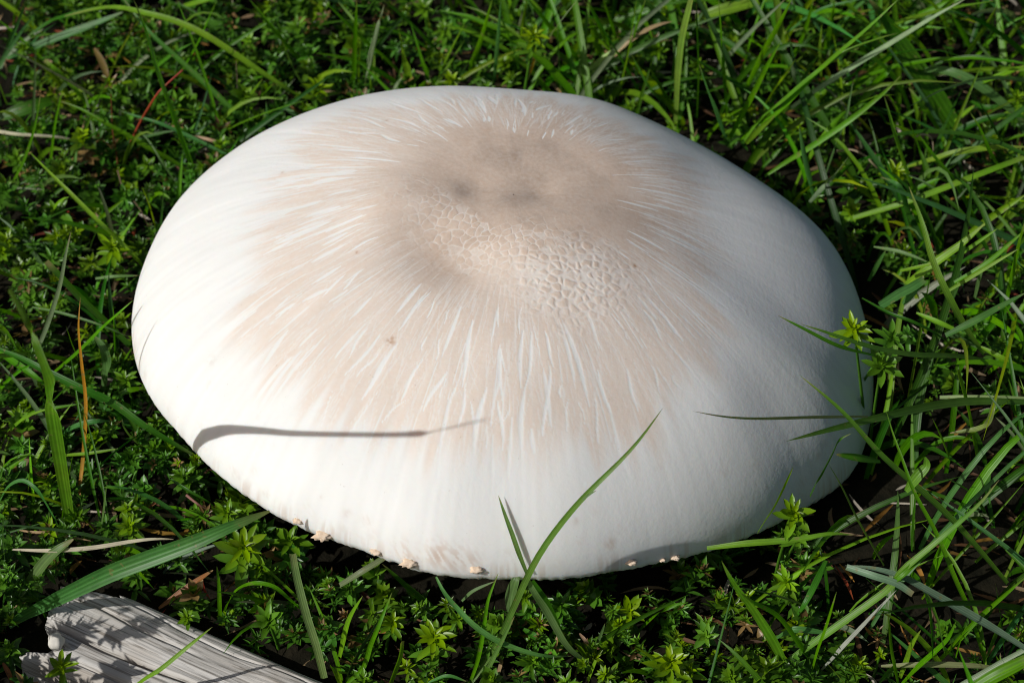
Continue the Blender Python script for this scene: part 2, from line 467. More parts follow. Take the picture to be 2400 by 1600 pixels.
skin_f = np.clip(skin, 0, 1) * (1 - np.clip(crack, 0, 1))
stain = np.zeros((NT, NR))
for t, x, y, r, s in [(4, 335, 755, 0.0011, 0.95), (4, 350, 740, 0.0008, 0.6), (7, 640, 705, 0.0035, 0.5), (7, 410, 680, 0.003, 0.3), (7, 790, 755, 0.004, 0.42), (7, 880, 750, 0.003, 0.4),
                      (7, 470, 735, 0.003, 0.4), (7, 185, 485, 0.0012, 0.25), (7, 35, 420, 0.0012, 0.2), (6, 1785, 285, 0.0011, 0.25), (7, 1830, 640, 0.0016, 0.35), (7, 1580, 490, 0.001, 0.25),
                      (4, 110, 170, 0.0005, 0.7), (4, 2005, 212, 0.0006, 0.9), (1, 285, 800, 0.0007, 0.6), (0, 1900, 1155, 0.0006, 0.6), (4, 1820, 445, 0.0008, 0.6), (7, 720, 745, 0.004, 0.35)]:
    p = cap_at(*tpx(t, x, y))[0]
    d2 = (FX - p[0]) ** 2 + (FY - p[1]) ** 2 + (CS[..., 2] - p[2]) ** 2
    stain = np.maximum(stain, 0.75 * s * np.exp(-d2 / r ** 2) * (0.35 + 1.1 * ss(0.3, 0.7, vnoise(FX * 1500 + CS[..., 2] * 900, FY * 1500))))
for k in range(90):
    t = math.radians(rng.uniform(190, 350)); j = int(NR - 1 - (NR - 372) * rng.random() ** 1.5); i = int(t / (2 * math.pi) * NT)
    p = CS[i, j]; r = rng.uniform(0.0004, 0.0022); s = rng.uniform(0.03, 0.13)
    ii = np.arange(i - 40, i + 41) % NT; sub = np.ix_(ii, np.arange(300, NR))
    q = CS[sub]
    stain[sub] = np.maximum(stain[sub], s * np.exp(-((q - p) ** 2).sum(-1) / r ** 2) * (0.3 + 1.1 * ss(0.3, 0.7, vnoise(q[..., 0] * 1500 + q[..., 2] * 900, q[..., 1] * 1500))))
stain = np.maximum(stain, 0.30 * ss(0.985, 1.0, CR) * ss(0.45, 0.75, vnoise(CT * 14 + 3, CR * 0 + 2)) * ss(0.3, 0.7, vnoise(CT * 160, CR * 60)))
fibre_v = np.clip(0.5 + (vnoise(CT / (2 * math.pi) * 420, CR * 11 + 2, 420) - 0.5) * 0.7 + (vnoise(CT / (2 * math.pi) * 150, CR * 5 + 2, 150) - 0.5) * 0.5, 0, 1)
CTINT = np.stack([skin_f, np.clip(deep, 0, 1), np.clip(stain, 0, 1), fibre_v], -1)
CS[..., 2] += dz + relief + (vnoise(FX * 1300 + 70, FY * 1300 + 70) - 0.5) * 0.00002

def build_mushroom():
    root = empty('mushroom', (0, 0, 0))
    tag(root, 'large white mushroom with cracked tan centre, standing among the grass', 'mushroom')
    # margin: the edge rolls in and under
    rim = CS[:, -1]; R0 = np.hypot(rim[:, 0], rim[:, 1]); nx, ny = rim[:, 0] / R0, rim[:, 1] / R0
    wob = (fbm(th * 60 + 9, th * 0 + 4, 4) - 0.5)
    rings = [CS]
    for dr, dzz in [(-0.0002, -0.0010), (-0.0008, -0.0021), (-0.0018, -0.0030), (-0.0032, -0.0034), (-0.005, -0.003)]:
        r = rim.copy(); r[:, 0] += nx * dr; r[:, 1] += ny * dr; r[:, 2] += dzz + wob * 0.0012
        rings.append(r[:, None])
    V = np.concatenate(rings, 1); nr = V.shape[1]
    tint = np.concatenate([CTINT, np.repeat(CTINT[:, -1:], nr - NR, 1)], 1)
    I, J = np.meshgrid(np.arange(NT), np.arange(nr - 1), indexing='ij')
    a = (I * nr + J).ravel(); b = (((I + 1) % NT) * nr + J).ravel()
    cap = mesh_from('cap', V.reshape(-1, 3), np.stack([a, a + 1, b + 1, b], -1), M_CAP, colattr=tint.reshape(-1, 4))
    cap.parent = root
    # gills: folds running in to the stem
    ng = 480; tg = np.linspace(0, 2 * math.pi, ng, endpoint=False)
    rimg = np.stack([np.interp(tg, th, V[:, -1, k], period=2 * math.pi) for k in range(3)], -1)
    cz = CP[12] + LIFT - 0.022
    rows = []
    for u in np.linspace(0, 1, 8):
        q = rimg * (1 - u) + np.stack([0.014 * np.cos(tg), 0.014 * np.sin(tg) + 0.004, np.full(ng, cz)], -1) * u
        q[:, 2] += math.sin(u * math.pi) * 0.004 + np.where(np.arange(ng) % 2 == 0, -0.0025, 0.0025) * min(1, u * 6)
        rows.append(q)
    G = np.stack(rows, 1); I, J = np.meshgrid(np.arange(ng), np.arange(7), indexing='ij')
    a = (I * 8 + J).ravel(); b = (((I + 1) % ng) * 8 + J).ravel()
    g = mesh_from('gills', G.reshape(-1, 3), np.stack([a, a + 1, b + 1, b], -1), M_GILL, smooth=False); g.parent = root
    prof = [(0.018, -0.012), (0.0165, 0.0), (0.0145, 0.01), (0.0135, 0.022), (0.0135, 0.034), (0.0155, cz + 0.002)]
    ts = np.linspace(0, 2 * math.pi, 40, endpoint=False)
    S = np.array([[(r * (1 + 0.04 * math.sin(3 * t)) * math.cos(t), 0.004 + r * math.sin(t), z) for r, z in prof] for t in ts])
    I, J = np.meshgrid(np.arange(40), np.arange(5), indexing='ij')
    a = (I * 6 + J).ravel(); b = (((I + 1) % 40) * 6 + J).ravel()
    s = mesh_from('stem', S.reshape(-1, 3), np.stack([a, b, b + 1, a + 1], -1), M_STIPE); s.parent = root
    # cream crumbs of veil left along the front edge
    for t, x, y, r in [(t_, x_, y_, r_ * 0.52) for t_, x_, y_, r_ in [(7, 470, 762, 0.0027), (7, 940, 790, 0.0022), (7, 250, 678, 0.0020), (6, 2215, 568, 0.0030), (6, 2020, 466, 0.0017), (7, 1955, 755, 0.0019), (7, 2275, 728, 0.0017), (7, 2205, 748, 0.0012)]]:
        p, tt, rr = cap_at(*tpx(t, x, y))
        bm = bmesh.new(); bmesh.ops.create_icosphere(bm, subdivisions=3, radius=r)
        ph = rng.random(3) * 9
        for v in bm.verts:
            n = v.co.normalized()
            k = 1 + 0.15 * math.sin(4 * n.x + ph[0]) * math.sin(4 * n.y + ph[1]) + 0.12 * math.sin(8 * n.z + ph[2] + 5 * n.x) + 0.1 * math.sin(17 * n.y + 11 * n.x)
            v.co = Vector((n.x * 1.35, n.y, n.z * 0.6)) * r * k * (1 + 0.25 * (float(vnoise(np.array(n.x * 4 + ph[0] * 9 + 20), np.array(n.y * 4 + n.z * 3 + 20))) - 0.5) * 2)
        for f in bm.faces: f.smooth = True
        me = bpy.data.meshes.new('veil_crumb'); bm.to_mesh(me); bm.free(); me.materials.append(M_CRUMB)
        o = bpy.data.objects.new('veil_crumb', me); COL.objects.link(o); o.parent = root
        o.location = Vector(p) + Vector((math.cos(tt), math.sin(tt), -0.4)) * r * 0.25
    return cap, V
CAP, CAPV = build_mushroom()
# coarse copy of the cap for aiming plants in front of it
_v = CAPV[::6, ::6]; _n, _m = _v.shape[:2]
I, J = np.meshgrid(np.arange(_n), np.arange(_m - 1), indexing='ij')
_a = (I * _m + J).ravel(); _b = (((I + 1) % _n) * _m + J).ravel()
CAPTREE = BVHTree.FromPolygons([tuple(v) for v in _v.reshape(-1, 3)], np.stack([_a, _a + 1, _b + 1, _b], -1).tolist())
def cap_depth(px, py):
    h = CAPTREE.ray_cast(Vector(CAM), Vector(ray(px, py)))
    return h[3]
# ------------------------------------------------------------------ dead wood
def ramp_f(nt, f, a, b, k):
    n = N(nt, 'ShaderNodeMapRange'); n.inputs['From Min'].default_value = a; n.inputs['From Max'].default_value = b; n.inputs['To Max'].default_value = k
    nt.links.new(f, n.inputs[0]); return n.outputs[0]

def wood_material():
    m, nt, out = new_mat('weathered_wood')
    tc = N(nt, 'ShaderNodeTexCoord')
    def noise(scale, stretch, d=5.0):
        mp = N(nt, 'ShaderNodeMapping'); mp.inputs['Scale'].default_value = stretch; nt.links.new(tc.outputs['Object'], mp.inputs[0])
        n = N(nt, 'ShaderNodeTexNoise', Scale=scale, Detail=d, Roughness=0.65); nt.links.new(mp.outputs[0], n.inputs['Vector'])
        return n.outputs[0]
    g = noise(1500, (0.03, 1, 1)); g2 = noise(420, (0.06, 1, 1)); b = noise(70, (0.6, 1, 1))
    c = ramp(nt, g2, [(0.28, (0.36, 0.34, 0.31)), (0.5, (0.56, 0.54, 0.51)), (0.72, (0.66, 0.645, 0.62))])
    line = ramp(nt, g, [(0.38, (0.22, 0.20, 0.18)), (0.50, (1, 1, 1))])
    c = mixc(nt, 0.85, c, line, 'MULTIPLY')
    c = mixc(nt, math_(nt, 'MULTIPLY', b, 0.35), c, (0.55, 0.50, 0.43))
    bl = noise(38, (0.5, 1, 1), 3.0)
    c = mixc(nt, ramp_f(nt, bl, 0.52, 0.66, 0.6), c, (0.30, 0.24, 0.18))
    bp = N(nt, 'ShaderNodeBump', Strength=0.4, Distance=0.0003); nt.links.new(g, bp.inputs['Height'])
    p = N(nt, 'ShaderNodeBsdfPrincipled', Roughness=0.75); p.inputs['Specular IOR Level'].default_value = 0.3
    nt.links.new(c, p.inputs['Base Color']); nt.links.new(bp.outputs[0], p.inputs['Normal']); nt.links.new(p.outputs[0], out.inputs[0])
    return m

def build_wood():
    far = at(*tpx(6, 800, 945), 0.006); near = at(*tpx(6, 185, 1440), 0.008)
    ax = at(*tpx(6, 2260, 1575), 0.006) - far; ax[2] = 0; ax /= np.linalg.norm(ax)
    sd = np.array([-ax[1], ax[0], 0])                      # towards the far edge
    W = (far - near) @ sd; W = W + 0.004                   # the near edge runs on out of the picture
    root = empty('dead_wood', (*(far[:2] * 0.5 + near[:2] * 0.5), 0)); root.rotation_euler = (0, 0, math.atan2(ax[1], ax[0]))
    tag(root, 'weathered grey dead wood with a jagged broken end at bottom left', 'dead wood')
    o2 = np.array([root.location[0], root.location[1], 0])
    uf = (far - o2) @ ax; un = (near - o2) @ ax; vf = (far - o2) @ sd; vn = vf - W
    nu, nv = 300, 120
    v = np.linspace(vn, vf, nv); s = (v - vn) / W * 2 - 1
    lin = np.interp(v, [(near - o2) @ sd, vf], [un, uf])
    jag = (vnoise(v * 190 + 5, v * 0 + 3) - 0.5) * 0.016 + (vnoise(v * 520 + 9, v * 0 + 8) - 0.5) * 0.004 + (vnoise(v * 1500, v * 0 + 1) - 0.5) * 0.002
    u0 = lin + jag
    t = np.linspace(0, 1, nu) ** 1.15
    U = u0[None, :] * (1 - t[:, None]) + t[:, None] * 0.17
    Vv = np.broadcast_to(v, (nu, nv)); Sv = np.broadcast_to(s, (nu, nv))
    Z = 0.000 + 0.0140 * (1 - np.abs(Sv) ** 5) ** 0.7
    Z = Z + (vnoise(Vv * 900 + U * 20, U * 22) - 0.5) * 0.00022 + (vnoise(Vv * 2600 + 40, U * 45) - 0.5) * 0.00035 + (fbm(Vv * 120 + 7, U * 25, 2) - 0.5) * 0.0026
    for vc, u1, u2, dp, wd in [(0.64, -0.03, 0.03, 0.0018, 0.0004), (0.40, -0.03, 0.055, 0.003, 0.0006), (0.22, 0.0, 0.1, 0.0012, 0.0003), (0.80, 0.01, 0.12, 0.0010, 0.00025)]:
        line = vn + vc * W + (vnoise(U * 70 + vc * 90, U * 0 + 2) - 0.5) * 0.002
        Z = Z - dp * np.exp(-((Vv - line) / wd) ** 2) * ss(u1 - 0.004, u1 + 0.006, U) * ss(u2 + 0.01, u2 - 0.01, U)
    Z = Z - 0.0018 * ss(0.0025, 0, U - u0[None, :]) * vnoise(Vv * 1200 + 3, Vv * 0)
    top = np.stack([U, Vv, Z], -1)
    # broken end: a rough face down into the soil
    face = []
    for k, f in enumerate(np.linspace(1, 0, 12)[1:]):
        r = top[0].copy(); r[:, 2] = -0.003 + (top[0][:, 2] + 0.003) * f; r[:, 0] += (1 - f) * 0.002 + (vnoise(v * 900 + 3, v * 0 + k * 0.9) - 0.5) * 0.0022
        face.append(r)
    end = top[-1].copy(); end[:, 2] = -0.004; end[:, 0] += 0.001
    Va = np.concatenate([np.stack(face[::-1]), top, end[None]], 0)
    n0 = Va.shape[0]
    I, J = np.meshgrid(np.arange(n0 - 1), np.arange(nv - 1), indexing='ij'); a = (I * nv + J).ravel()
    o = mesh_from('wood_body', Va.reshape(-1, 3), np.stack([a, a + nv, a + nv + 1, a + 1], -1), wood_material()); o.parent = root
    bm = bmesh.new(); bmesh.ops.create_icosphere(bm, subdivisions=3, radius=0.0021)
    for q in bm.verts: q.co *= 1 + 0.12 * math.sin(q.co.x * 2600) * math.sin(q.co.y * 2100 + 1)
    for f in bm.faces: f.smooth = True
    me = bpy.data.meshes.new('fungus_button'); bm.to_mesh(me); bm.free(); me.materials.append(M_STIPE)
    c = bpy.data.objects.new('fungus_button', me); COL.objects.link(c); c.parent = root
    k = at(*tpx(6, 382, 1285), 0.0165) - o2
    c.location = (k @ ax, k @ sd, k[2])
    c['label'] = 'small cream fungus button on the broken edge'
    return root, ax, sd, o2, (vn, vf), u0
WOOD = build_wood()
def on_wood(p, pad=0.002):
    q = np.asarray(p) - WOOD[3]; u = q @ WOOD[1]; v = q @ WOOD[2]
    return WOOD[4][0] - pad < v < WOOD[4][1] + pad and u > WOOD[5].min() - pad
# ------------------------------------------------------------------ colours of living and dead plants (base colours)
PAL = {'g': (0.095, 0.250, 0.020), 'd': (0.046, 0.140, 0.017), 'l': (0.175, 0.335, 0.042), 'b': (0.078, 0.205, 0.058), 'p': (0.26, 0.34, 0.20),  # the pale p tone has the sheen of shiny blades mixed in
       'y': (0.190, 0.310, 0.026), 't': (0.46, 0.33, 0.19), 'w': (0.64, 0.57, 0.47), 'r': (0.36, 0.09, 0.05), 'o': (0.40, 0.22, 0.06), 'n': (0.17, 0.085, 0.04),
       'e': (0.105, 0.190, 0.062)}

def spline(P, n):
    """Catmull-Rom through P (m, k) at n even steps"""
    P = np.asarray(P, float); m = len(P)
    if m == 2: return P[0] + (P[1] - P[0]) * np.linspace(0, 1, n)[:, None]
    Q = np.concatenate([[2 * P[0] - P[1]], P, [2 * P[-1] - P[-2]]])
    L = np.concatenate([[0], np.cumsum(np.linalg.norm(np.diff(P[:, :3], axis=0), axis=1))]); L /= L[-1]
    u = np.linspace(0, 1, n); i = np.clip(np.searchsorted(L, u, 'right') - 1, 0, m - 2)
    t = ((u - L[i]) / np.maximum(L[i + 1] - L[i], 1e-9))[:, None]
    a, b, c, d = Q[i], Q[i + 1], Q[i + 2], Q[i + 3]
    return 0.5 * (2 * b + (c - a) * t + (2 * a - 5 * b + 4 * c - d) * t ** 2 + (3 * b - a - 3 * c + d) * t ** 3)

def ribbon(C, W, nrm, fold=0.25, round_=False):
    """leaf-shaped strip: centreline C (n,3), half widths W (n,), a reference normal; V or tube section"""
    T = np.gradient(C, axis=0); T /= np.linalg.norm(T, axis=1)[:, None] + 1e-12
    S = np.cross(T, nrm); S /= np.linalg.norm(S, axis=1)[:, None] + 1e-12
    U = np.cross(S, T)
    n = len(C)
    if round_:
        k = 6; an = np.arange(k) / k * 2 * math.pi
        V = C[:, None] + W[:, None, None] * (np.cos(an)[None, :, None] * S[:, None] + np.sin(an)[None, :, None] * U[:, None])
        I, J = np.meshgrid(np.arange(n - 1), np.arange(k), indexing='ij')
        a = (I * k + J).ravel(); b = (I * k + (J + 1) % k).ravel()
        Fq = np.stack([a, b, b + k, a + k], -1)
        uv = np.stack([np.broadcast_to(np.arange(k) / k, (n, k)), np.broadcast_to(np.linspace(0, 1, n)[:, None], (n, k))], -1)
        return V.reshape(-1, 3), Fq, uv.reshape(-1, 2)
    L = C + S * W[:, None] + U * (W * fold)[:, None]; R = C - S * W[:, None] + U * (W * fold)[:, None]
    V = np.stack([L, C - U * (W * fold * 0.4)[:, None], R], 1)
    I, J = np.meshgrid(np.arange(n - 1), np.arange(2), indexing='ij')
    a = (I * 3 + J).ravel()
    Fq = np.stack([a, a + 1, a + 4, a + 3], -1)
    uv = np.stack([np.broadcast_to(np.array([0, 0.5, 1.0]), (n, 3)), np.broadcast_to(np.linspace(0, 1, n)[:, None], (n, 3))], -1)
    return V.reshape(-1, 3), Fq, uv.reshape(-1, 2)

def vary(c, s=0.12):
    k = 1 + rng.normal(0, s); return tuple(float(np.clip(v * k * (1 + rng.normal(0, s * 0.5)), 0.005, 0.9)) for v in c)

def path_world(t, pts, hs, front, clear=0.004):
    """traced photo points at given heights (mm) -> world points; a strand in front of the cap is kept clear of it"""
    px = [tpx(t, *p) for p in pts]
    hs = list(hs)
    if len(hs) == len(px): h = np.array(hs, float)
    else:
        L = np.concatenate([[0], np.cumsum([math.hypot(px[i + 1][0] - px[i][0], px[i + 1][1] - px[i][1]) for i in range(len(px) - 1)])]); L /= L[-1]
        h = np.interp(L, np.linspace(0, 1, len(hs)), hs)
    sp = spline(np.column_stack([np.array(px), h]), max(10, min(26, 6 * len(px))))
    out = []
    for x, y, z in sp:
        p = at(x, y, max(z, 0.5) * 0.001)
        if front:
            d = cap_depth(x, y)
            if d is not None and np.linalg.norm(p - CAM) > d - clear: p = CAM + ray(x, y) * (d - clear)
        out.append(p)
    return np.array(out)

def make_strand(name, label, cat, t, pts, w, hs, colour, style='', group=None):
    """style: f in front of the cap, b blunt cut end, s both ends pointed, o round stem, h flat width held full, c close to the cap"""
    C = path_world(t, pts, hs, 'f' in style, 0.0014 if 'c' in style else 0.004)
    # soften kinks where the strand was moved clear of the cap
    if 'f' in style:
        for _ in range(3): C[1:-1] = (C[:-2] + 2 * C[1:-1] + C[2:]) / 4
    n = len(C); u = np.linspace(0, 1, n)
    depth = np.linalg.norm(C - CAM, axis=1)
    hw = w * KZ / FOCAL * depth.mean() * 0.5
    if 'b' in style: prof = 0.82 + 0.18 * np.sin(np.pi * u)
    elif 's' in style: prof = np.sin(np.pi * np.clip(0.06 + 0.93 * u, 0, 1)) ** 0.6
    elif 'o' in style: prof = 1.0 - 0.45 * u
    else: prof = np.minimum(1, 0.62 + u * 1.3) * (1 - u ** 3.2) ** 0.8 + 0.015
    nr = UP * 0.35 - FWD * 0.75 + RIGHT * rng.normal(0, 0.22) + UP * rng.normal(0, 0.15)
    V, Fq, uv = ribbon(C, hw * prof, nr / np.linalg.norm(nr), 0.22 + 0.2 * rng.random(), 'o' in style)
    base = C[0]
    o = mesh_from(name, V - base, Fq, M_BLADE, uv=uv)
    o.location = base
    o.color = (*vary(PAL[colour] if isinstance(colour, str) else np.array(colour) * (1.3 if colour[1] > colour[0] else 1.0), 0.08), 1)
    tag(o, label, cat, group)
    return o

G = 'grass blades that stand out round the mushroom'
def blade(t, pts, w, hs, colour, label, style=''):
    return make_strand('grass_blade', label, 'grass blade', t, pts, w, hs, colour, style, G)
# ------------------------------------------------------------------ the single blades one can pick out
def build_blades():
    B = blade
    # --- behind and left of the cap
    B(0, [(2060, 660), (1960, 610), (1700, 440), (1430, 260), (1200, 150), (960, 85), (800, 52), (650, 62), (440, 112)], 46, (20, 26, 34, 40, 42, 42, 40, 36, 30), 'l', 'broad pale green blade arching over the upper left of the mushroom', 's')
    B(0, [(640, 60), (450, 112), (330, 155), (180, 255)], 34, (30, 24, 18, 12), 'd', 'dark drooping tip below the left end of the arching pale blade')
    B(0, [(50, 400), (200, 330), (450, 235), (640, 165), (835, 85)], 54, (8, 14, 20, 24, 28), 'b', 'folded grey-green blade slanting up to the arching pale blade', 's')
    B(0, [(1350, 1260), (1330, 1200), (1200, 850), (1100, 570), (1040, 380), (1005, 250), (950, 100), (905, -10)], 36, (6, 10, 26, 40, 48, 54, 60, 64), 'g', 'long upright green blade rising from the cap edge past the top left frame')
    B(0, [(1760, 950), (1740, 910), (1500, 670), (1300, 480), (1020, 220), (830, -20)], 40, (4, 6, 14, 20, 28, 34), 'd', 'dark green blade running behind the pale arch to the upper left rim')
    B(0, [(1545, 985), (1480, 800), (1410, 570), (1300, 250), (1200, -10)], 22, (4, 14, 24, 38, 48), 'g', 'narrow bright blade crossing under the arching pale blade')
    B(0, [(1540, 1055), (1400, 985), (1230, 905), (1080, 840), (900, 785), (800, 748)], 30, (14, 16, 18, 20, 20, 20), 'b', 'dull grey-green blade leaning left from the cap rim over the red stem')
    B(0, [(1300, 1190), (1180, 1100), (1050, 1030), (880, 930), (700, 830), (540, 740), (395, 685)], 34, (6, 10, 14, 18, 22, 24, 24), 'g', 'glossy green blade slanting left below the red stem')
    B(0, [(620, 750), (520, 620), (440, 540), (370, 470), (300, 412)], 32, (6, 14, 18, 22, 24), 'l', 'light green stubby blade standing left of the red stem', 'b')
    B(0, [(330, 1240), (350, 1050), (375, 850), (405, 700), (430, 590)], 20, (4, 14, 26, 34, 40), 'g', 'slim bright upright blade with a faint joint on the far left')
    B(0, [(20, 1350), (110, 1200), (180, 1050), (240, 850), (278, 630)], 22, (5, 14, 22, 32, 42), 'g', 'curved upright blade with brown tip near the left frame edge')
    B(3, [(985, 290), (930, 225), (800, 90), (690, -10), (480, -220), (330, -370), (190, -515)], 34, (10, 14, 20, 26, 32, 34, 34), 'l', 'long stiff light green blade pointing up left from the cap edge')
    B(0, [(2075, 450), (1960, 320), (1850, 190), (1690, -10)], 32, (8, 16, 24, 34), 'g', 'green blade leaning left at the top above the leafy rosette')
    B(0, [(2095, 625), (2030, 530), (1985, 450), (1915, 270)], 24, (4, 12, 18, 30), 'e', 'short grey-green blade among bedstraw at top left of the cap')
    B(0, [(390, 665), (560, 625), (700, 600), (900, 570), (1065, 550)], 58, (6, 8, 9, 9, 8), 'y', 'low yellow-green blade lying flat and lit through behind the red stem', 's')
    B(0, [(-20, 810), (120, 760), (260, 715), (440, 655)], 92, (6, 9, 10, 9), 'd', 'wide dark blue-green blade lying at the left edge', 's')
    B(0, [(1575, 885), (1480, 800), (1400, 740), (1320, 690), (1250, 638)], 52, (6, 9, 12, 14, 16), 'y', 'short wide bright blade tucked behind the upper left rim')
    B(0, [(1635, 755), (1690, 660), (1790, 535)], 18, (5, 14, 24), 'l', 'tiny slanting blade just above the upper left rim')
    B(0, [(1675, 775), (1760, 680), (1865, 565)], 28, (5, 12, 22), 'g', 'short green blade leaning right above the upper left rim')
    B(0, [(1860, 860), (1868, 700), (1872, 540)], 15, (4, 18, 30), 'e', 'thread thin upright blade behind the upper left rim')
    B(0, [(1830, 880), (1815, 800), (1810, 695)], 32, (6, 14, 22), 'b', 'small lance shaped blade peeping over the upper left rim', 's')
    B(0, [(1255, 1330), (1180, 1220), (1100, 1100), (1020, 970), (935, 880)], 14, (5, 10, 16, 20, 22), 'e', 'wiry thin blade running up left from the cap left shoulder')
    B(0, [(1065, 1568), (1020, 1400), (965, 1268)], 18, (4, 14, 22), 'y', 'short yellow-green blade beside the left shoulder of the cap')
    B(0, [(1170, 625), (1260, 450), (1360, 270), (1480, -10)], 20, (4, 14, 26, 44), 'g', 'narrow blade leaning right across the arching pale blade')
    B(0, [(0, 455), (60, 300), (130, 130), (185, -10)], 26, (8, 18, 30, 42), 'b', 'grey-green blade in the top left corner')
    B(0, [(1250, 48), (1340, 20), (1480, -20)], 42, (14, 18, 22), 'l', 'cut blade end at the top edge above the arching blade', 'b')
    B(0, [(-10, 1285), (150, 1285), (305, 1292)], 17, (12, 14, 14), 'p', 'pale level blade at the left edge below the curved upright one')
    # --- behind the top of the cap
    B(1, [(80, 700), (85, 560), (95, 250), (105, -10)], 38, (4, 14, 40, 60), 'g', 'straight upright green blade behind the upper left of the cap')
    B(1, [(150, 660), (175, 480), (205, 340), (250, 170), (292, 35)], 38, (6, 20, 32, 46, 56), 'p', 'bluish shiny blade with pale sheen behind the cap top left')
    B(1, [(420, 520), (310, 410), (190, 310), (0, 125), (-110, 20), (-150, -20)], 36, (5, 12, 20, 32, 40, 42), 'g', 'long green blade sweeping left and crossing the bluish shiny one')
    B(1, [(720, 420), (580, 280), (450, 150), (270, -10)], 46, (5, 14, 24, 36), 'd', 'dark green blade sweeping to the top edge left of centre')
    B(1, [(485, 620), (470, 560), (435, 400), (395, 215)], 56, (6, 14, 26, 40), 'l', 'broad pointed light green blade standing behind the cap top')
    B(1, [(655, 560), (690, 460), (745, 350), (845, 152)], 30, (6, 14, 22, 36), 'l', 'light green pointed blade left of the yellowish shoots at top')
    B(1, [(845, 550), (890, 430), (935, 310), (1030, -10)], 36, (5, 16, 28, 54), 'g', 'tall green blade tilting right above the cap top')
    B(1, [(1030, 600), (1048, 440), (1062, 300), (1087, -10)], 30, (4, 20, 34, 62), 'b', 'straight grey-green blade with pale midrib above the cap top')
    B(1, [(1245, 580), (1200, 450), (1150, 280), (1035, 20)], 36, (5, 16, 32, 50), 'd', 'dark blade leaning left above the cap top')
    B(1, [(1213, 370), (1218, 280), (1230, 180), (1262, 0)], 30, (16, 26, 34, 46), 'l', 'pale narrow upright blade near the yellow shoots')
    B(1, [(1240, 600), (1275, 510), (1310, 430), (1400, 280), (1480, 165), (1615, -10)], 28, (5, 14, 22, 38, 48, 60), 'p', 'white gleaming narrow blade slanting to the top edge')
    B(1, [(1285, 505), (1300, 450), (1322, 385)], 22, (16, 22, 28), 'o', 'orange withered stretch at the foot of the white gleaming blade', 's')
    B(1, [(1690, 520), (1580, 380), (1450, 230), (1265, -10)], 52, (4, 14, 26, 42), 'g', 'wide green blade crossing beneath the white gleaming one')
    B(1, [(1492, 610), (1482, 480), (1475, 300), (1465, 50)], 22, (4, 18, 36, 56), 'e', 'narrow upright blade right of the yellow shoots')
    B(1, [(1612, 562), (1700, 490), (1800, 405), (1890, 345)], 76, (16, 20, 24, 27), (0.20, 0.28, 0.085), 'wide cut lime blade end lying over the grass at the top right', 'b')
    B(1, [(1880, 352), (1990, 260), (2090, 200), (2180, 165), (2255, 148)], 40, (27, 31, 33, 34, 34), 't', 'dry curling tan tail of the cut lime blade')
    B(1, [(2110, 760), (2010, 600), (1880, 370), (1720, 110), (1640, -10)], 44, (4, 14, 30, 48, 56), 'd', 'long dark blade leaning left from behind the upper right rim')
    B(1, [(1905, 560), (1860, 420), (1790, 240), (1670, -10)], 40, (5, 18, 34, 54), 'g', 'green blade leaning left beside the cut lime blade')
    B(1, [(1755, 365), (1735, 280), (1690, 130)], 62, (14, 22, 34), 'l', 'broad light blade standing behind the cut lime blade')
    B(1, [(1880, 690), (1920, 520), (1955, 360), (2012, -10)], 32, (4, 20, 36, 64), 'l', 'bright upright blade behind the upper right rim')
    B(1, [(1950, 380), (2000, 200), (2072, -10)], 26, (20, 36, 54), 'g', 'green blade forking right of the bright upright one')
    B(1, [(2215, 770), (2160, 680), (2080, 580), (1968, 365)], 46, (4, 12, 22, 40), 'b', 'blue-green tapered blade behind the upper right rim')
    B(1, [(2248, 740), (2180, 610), (2100, 468)], 36, (6, 18, 32), 'g', 'shorter tapered blade next to the bright thick stalk')
    B(1, [(2282, 850), (2290, 700), (2300, 500), (2330, 250), (2390, 0), (2396, -20)], 74, (5, 20, 38, 58, 78, 80), (0.17, 0.29, 0.055), 'thick bright green stalk standing tall behind the upper right rim', 'b')
    B(1, [(2240, 660), (2262, 480), (2276, 285)], 22, (8, 24, 40), 'd', 'thin dark blade left of the bright thick stalk')
    B(1, [(1782, 660), (1790, 590), (1802, 518)], 26, (8, 14, 20), 'l', 'short blunt blade end above the upper right rim', 'b')
    B(1, [(1870, 270), (1830, 140), (1780, -10)], 24, (22, 34, 46), 'g', 'narrow blade at the top edge right of the cut lime blade')
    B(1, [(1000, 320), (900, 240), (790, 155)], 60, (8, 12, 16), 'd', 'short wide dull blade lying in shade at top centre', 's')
    B(1, [(350, 615), (385, 570), (412, 535)], 26, (10, 14, 18), 'p', 'pale shiny stub just above the cap top left', 'b')
    B(1, [(205, 645), (200, 580), (192, 505)], 18, (8, 14, 20), 'l', 'small upright yellowish blade at the cap top left')
    # --- upper right
    B(2, [(300, 940), (270, 900), (200, 700), (150, 560), (110, 435)], 64, (19, 22, 40, 50, 58), 'b', 'grey-green pointed blade by the thick bright stalk')
    B(2, [(308, 830), (290, 600), (275, 400), (245, -10)], 24, (5, 24, 44, 70), 'g', 'slim upright dark-edged blade right of the thick stalk')
    B(2, [(320, 940), (400, 790), (480, 640), (590, 420), (672, 275)], 38, (18, 30, 42, 56, 64), 'g', 'striped green blade in the fan of grass at the upper right rim')
    B(2, [(420, 960), (540, 800), (680, 690), (830, 560), (1080, 370), (1330, 265), (1468, 226)], 38, (20, 30, 38, 46, 56, 60, 60), (0.10, 0.22, 0.03), 'long bright blade arching right out of the upper right fan')
    B(2, [(395, 950), (500, 850), (620, 790), (960, 450), (1250, 200), (1475, -10)], 34, (18, 26, 32, 52, 66, 76), 'g', 'long straight green blade from the fan to the top edge')
